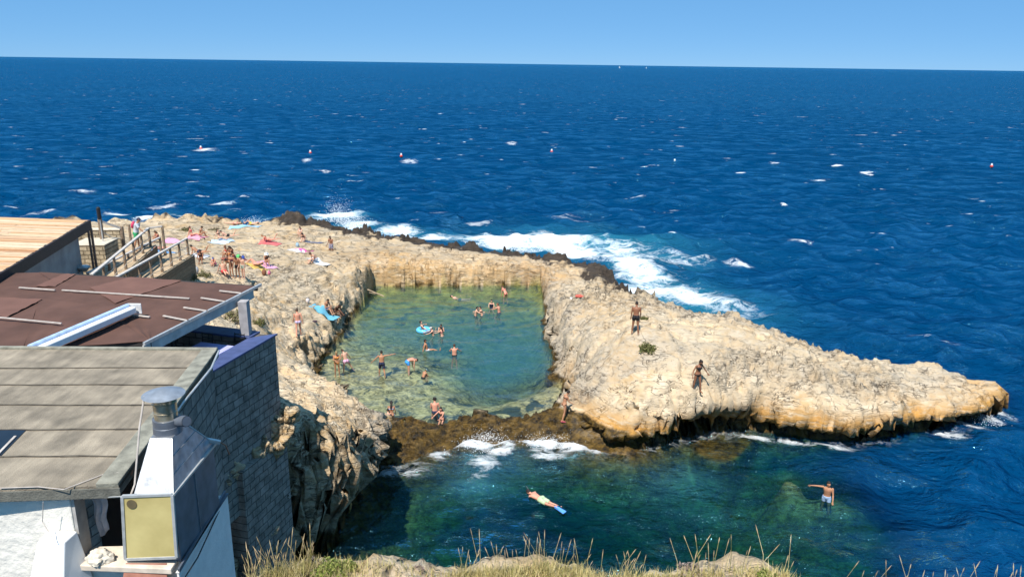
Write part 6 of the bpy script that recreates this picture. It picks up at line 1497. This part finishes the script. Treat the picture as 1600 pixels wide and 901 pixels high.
def grass():
    r = random.Random(4); b = MB(); sd = MB()
    def blade(p, h, w, lean, a):
        d = V(math.cos(a), math.sin(a), 0); s = V(-d.y, d.x, 0) * w
        p1 = p + V(0, 0, h * .55) + d * lean * h * .25; p2 = p + V(0, 0, h * .98) + d * lean * h * .8
        b.add([p - s, p + s, p1 + s * .7, p1 - s * .7, p2], [(0, 1, 2, 3), (3, 2, 4)])
    dens = lambda px: float(np.interp(px, [380, 420, 480, 530, 560, 620, 690, 730, 790, 860, 930, 990, 1060, 1100, 1130, 1200, 1240, 1280, 1340], [.5, 1, 1, .5, .35, .06, .2, .9, 1, 1, 1, .8, .7, .5, .15, .35, .6, .35, .12]))
    n = 0
    while n < 12500:
        px = r.uniform(372, 1340)
        if r.random() > dens(px): continue
        py = edge_y(px) + 9 + abs(r.gauss(0, 1)) * 16 - 1
        p = on_cliff(px, py)
        if p is None: n += 1; continue
        h = r.uniform(.03, .115) * (1.3 if 390 < px < 500 else 1); blade(p - V(0, 0, .02), h, r.uniform(.0015, .0034), r.uniform(.1, 1.0), r.uniform(0, 6.28)); n += 1
    for k in range(190):        # tall flowering stalks
        px = r.choice([r.uniform(385, 500), r.uniform(720, 1010), r.uniform(720, 1010), r.uniform(1050, 1320), r.uniform(1330, 1600)]) if k > 30 else r.uniform(385, 490)
        py = edge_y(px) + 9 + r.uniform(-1, 8); p = on_cliff(px, py)
        if p is None: continue
        h = r.uniform(.12, .28) * (1.35 if r.random() < .15 else 1); a = r.uniform(0, 6.28); l_ = r.uniform(.05, .35) * h; d = V(math.cos(a), math.sin(a), 0)
        pts = [p - V(0, 0, .03), p + V(0, 0, h * .5) + d * l_ * .2, p + V(0, 0, h) + d * l_]
        b.tube(pts, [.0022, .0017, .0012], 4, False); e = pts[2]; t_ = (pts[2] - pts[1]).normalized(); L = r.uniform(.03, .075)
        sd.tube([e - t_ * .01, e + t_ * L * .4, e + t_ * L], [.0015, .0034, .0008], 5)
    # seeds ride on the same object as a second mesh part
    return b, sd
gb, gs = grass()
go = gb.build('dry_grass', M_GRASS); tag(go, 'dry yellow grass on the cliff edge in the foreground', 'grass', kind='stuff')
gso = gs.build('seed_heads', M_SEED, go); gso['kind'] = 'stuff'
def cushion(label, px, py, rad, n, seed, m, leaf=.012, flat=.7):
    p = on_cliff(px, py)
    if p is None: return
    t = empty('cushion_plant', p, 0, label, 'plant', 'low plants on the cliff edge'); leaf_clump('foliage', None, n, rad, leaf, seed, flat).build('foliage', m, t)
M_MAUVE = island_mat('mauve_dry_flowers', [(.26, .20, .18), (.36, .27, .24), (.20, .17, .10)], .9, bump=0)
cushion('low green cushion plant beside the left foreground stone', 520, 895, .17, 1500, 1, M_GREEN)
cushion('green cushion at the left end of the foreground grass', 545, 889, .10, 700, 12, M_GREEN)
cushion('dry mauve plant left of the right foreground stone', 1078, 895, .12, 700, 2, M_MAUVE)
cushion('pale mauve plant at the top of the left stone', 480, 889, .12, 700, 3, M_MAUVE)
cushion('greenish plant between the right foreground stones', 1197, 902, .09, 600, 4, M_GREEN)
cushion('small dry plant rising over the middle of the stones', 655, 890, .05, 260, 5, M_MAUVE)

# ------------------------------------------------------------------ natural rock left in the block wall, spray, small details
def outcrop():
    bm = bmesh.new()
    for t, out, z, r in ((.15, .12, 6.75, .46), (.25, .18, 6.35, .42), (.05, .10, 6.0, .36), (.6, -.12, 6.2, .42), (1.1, -.20, 6.35, .42), (1.6, -.24, 6.15, .40), (2.2, -.26, 6.3, .38), (2.8, -.28, 6.1, .38), (.5, -.1, 5.6, .32)):
        g = bmesh.ops.create_icosphere(bm, subdivisions=4, radius=1)
        c = C0 + dR * t - inR * out
        for v in g['verts']: v.co = Vector((c.x, c.y, z)) + Vector(v.co) * r
    me = bpy.data.meshes.new('o_src'); bm.to_mesh(me); bm.free(); o = bpy.data.objects.new('o_tmp', me); COL.objects.link(o)
    m = o.modifiers.new('r', 'REMESH'); m.mode = 'VOXEL'; m.voxel_size = .045
    dg = bpy.context.evaluated_depsgraph_get(); out = bpy.data.meshes.new_from_object(o.evaluated_get(dg)); bpy.data.objects.remove(o)
    n = len(out.vertices); co = np.empty(n * 3, np.float32); out.vertices.foreach_get('co', co); no = np.empty(n * 3, np.float32); out.vertices.foreach_get('normal', no)
    p = co.reshape(-1, 3).astype(float); nn = no.reshape(-1, 3)
    v1, v2, vi, vt = voro(p * 2.2 + fbm(p * 2, 2, 3)[:, None] * .4, 4); d = .30 * (ridged(p * 1.5, 4, 5) - .35) + .28 * (vi - .5) + .2 * vt - .12 * np.exp(-((v2 - v1) / .1) ** 2) + .06 * fbm(p * 6, 3, 6)
    p = p + nn * d[:, None]; out.vertices.foreach_set('co', p.astype(np.float32).ravel()); out.update()
    out.polygons.foreach_set('use_smooth', [True] * len(out.polygons)); out.name = 'rock_outcrop'; out.materials.clear(); out.materials.append(bpy.data.materials['limestone'])
    a = out.attributes.new('craggy', 'FLOAT', 'POINT'); a.data.foreach_set('value', np.full(n, .9, np.float32))
    ob = bpy.data.objects.new('rock_outcrop', out); tag(link(ob), 'rough natural rock left standing in the block wall of the terrace', 'rock')
outcrop()
def spray(spots):
    r = random.Random(6); b = MB()
    for px, py, w, h, n in spots:
        for k in range(n):
            t = r.random(); p = P(px + r.gauss(0, 1) * w, py, 0); z = abs(r.gauss(0, .5)) * h; sz = r.uniform(.012, .05) * (1.2 - .5 * z / max(h, .1))
            sz = max(.012, sz) * (1 if p.y > 50 else .45); i = len(b.v); c = V(p.x + r.uniform(-.5, .5), p.y + r.uniform(-.8, .8), z + .1)
            b.add([c + V(sz, 0, 0), c + V(-sz, 0, 0), c + V(0, sz, 0), c + V(0, -sz, 0), c + V(0, 0, sz * 1.2), c + V(0, 0, -sz * 1.2)], [(0, 2, 4), (2, 1, 4), (1, 3, 4), (3, 0, 4), (2, 0, 5), (1, 2, 5), (3, 1, 5), (0, 3, 5)])
    o = b.build('sea_spray', mat('spray_white', (.82, .84, .85), .6, var=.02)); tag(o, 'white spray thrown up by waves behind the rocks and over the pool sill', 'spray', kind='stuff')
spray(((528, 348, 9, 2.6, 900), (550, 353, 12, 1.5, 600), (395, 350, 8, .8, 200), (800, 392, 10, 1.2, 300), (770, 384, 20, .8, 260), (860, 396, 20, .8, 260), (765, 684, 16, .45, 700), (855, 693, 18, .4, 600), (1540, 662, 10, .3, 250), (745, 700, 16, .3, 300)))
isl = empty('sunlit_rock', P(541, 790, -.3), 0, 'small lone rock poking out of the dark water beside the cliff', 'rock')
bmq = bmesh.new(); bmesh.ops.create_icosphere(bmq, subdivisions=4, radius=1); q_ = np.array([v.co[:] for v in bmq.verts]); q_ = q_ * (1 + .35 * ridged(q_ * 1.4, 3, 3) + .1 * fbm(q_ * 4, 3, 4))[:, None] * np.array((.22, .25, .42)) + np.array(P(541, 792, 0)) + np.array((0, 0, .12))
b = MB(); b.add(q_.tolist(), [tuple(v.index for v in f.verts) for f in bmq.faces]); bmq.free(); part(b, 'stone', mat('ochre_stone', (.30, .19, .07), .9, var=.2, scale=5, bump=.6), isl, smooth=True)
sea_m = MB()
for u in (.33, .66):
    a = V(hxl, hy0 - .002, ztop).lerp(V(tl.x, fy + .448, tl.z), u); c = V(hxr, hy0 - .002, ztop).lerp(V(tr.x, fy + .448, tl.z), u); 
    d_ = V(hxr + .02, hy1, ztop).lerp(V(tr.x, tb_, tl.z), u)
    sea_m = MB(); sea_m.bar(c + V(.004, 0, 0), d_ + V(.004, 0, 0), .012, .008); part(sea_m, 'seam', M_STEEL, hd)
sea_m = MB()
sea_m.bar((hxr + .002, hy0 + .75, zs), (hxr + .002, hy0 + .75, ztop), .02, .006)
part(sea_m, 'seam', M_STEEL, hd)
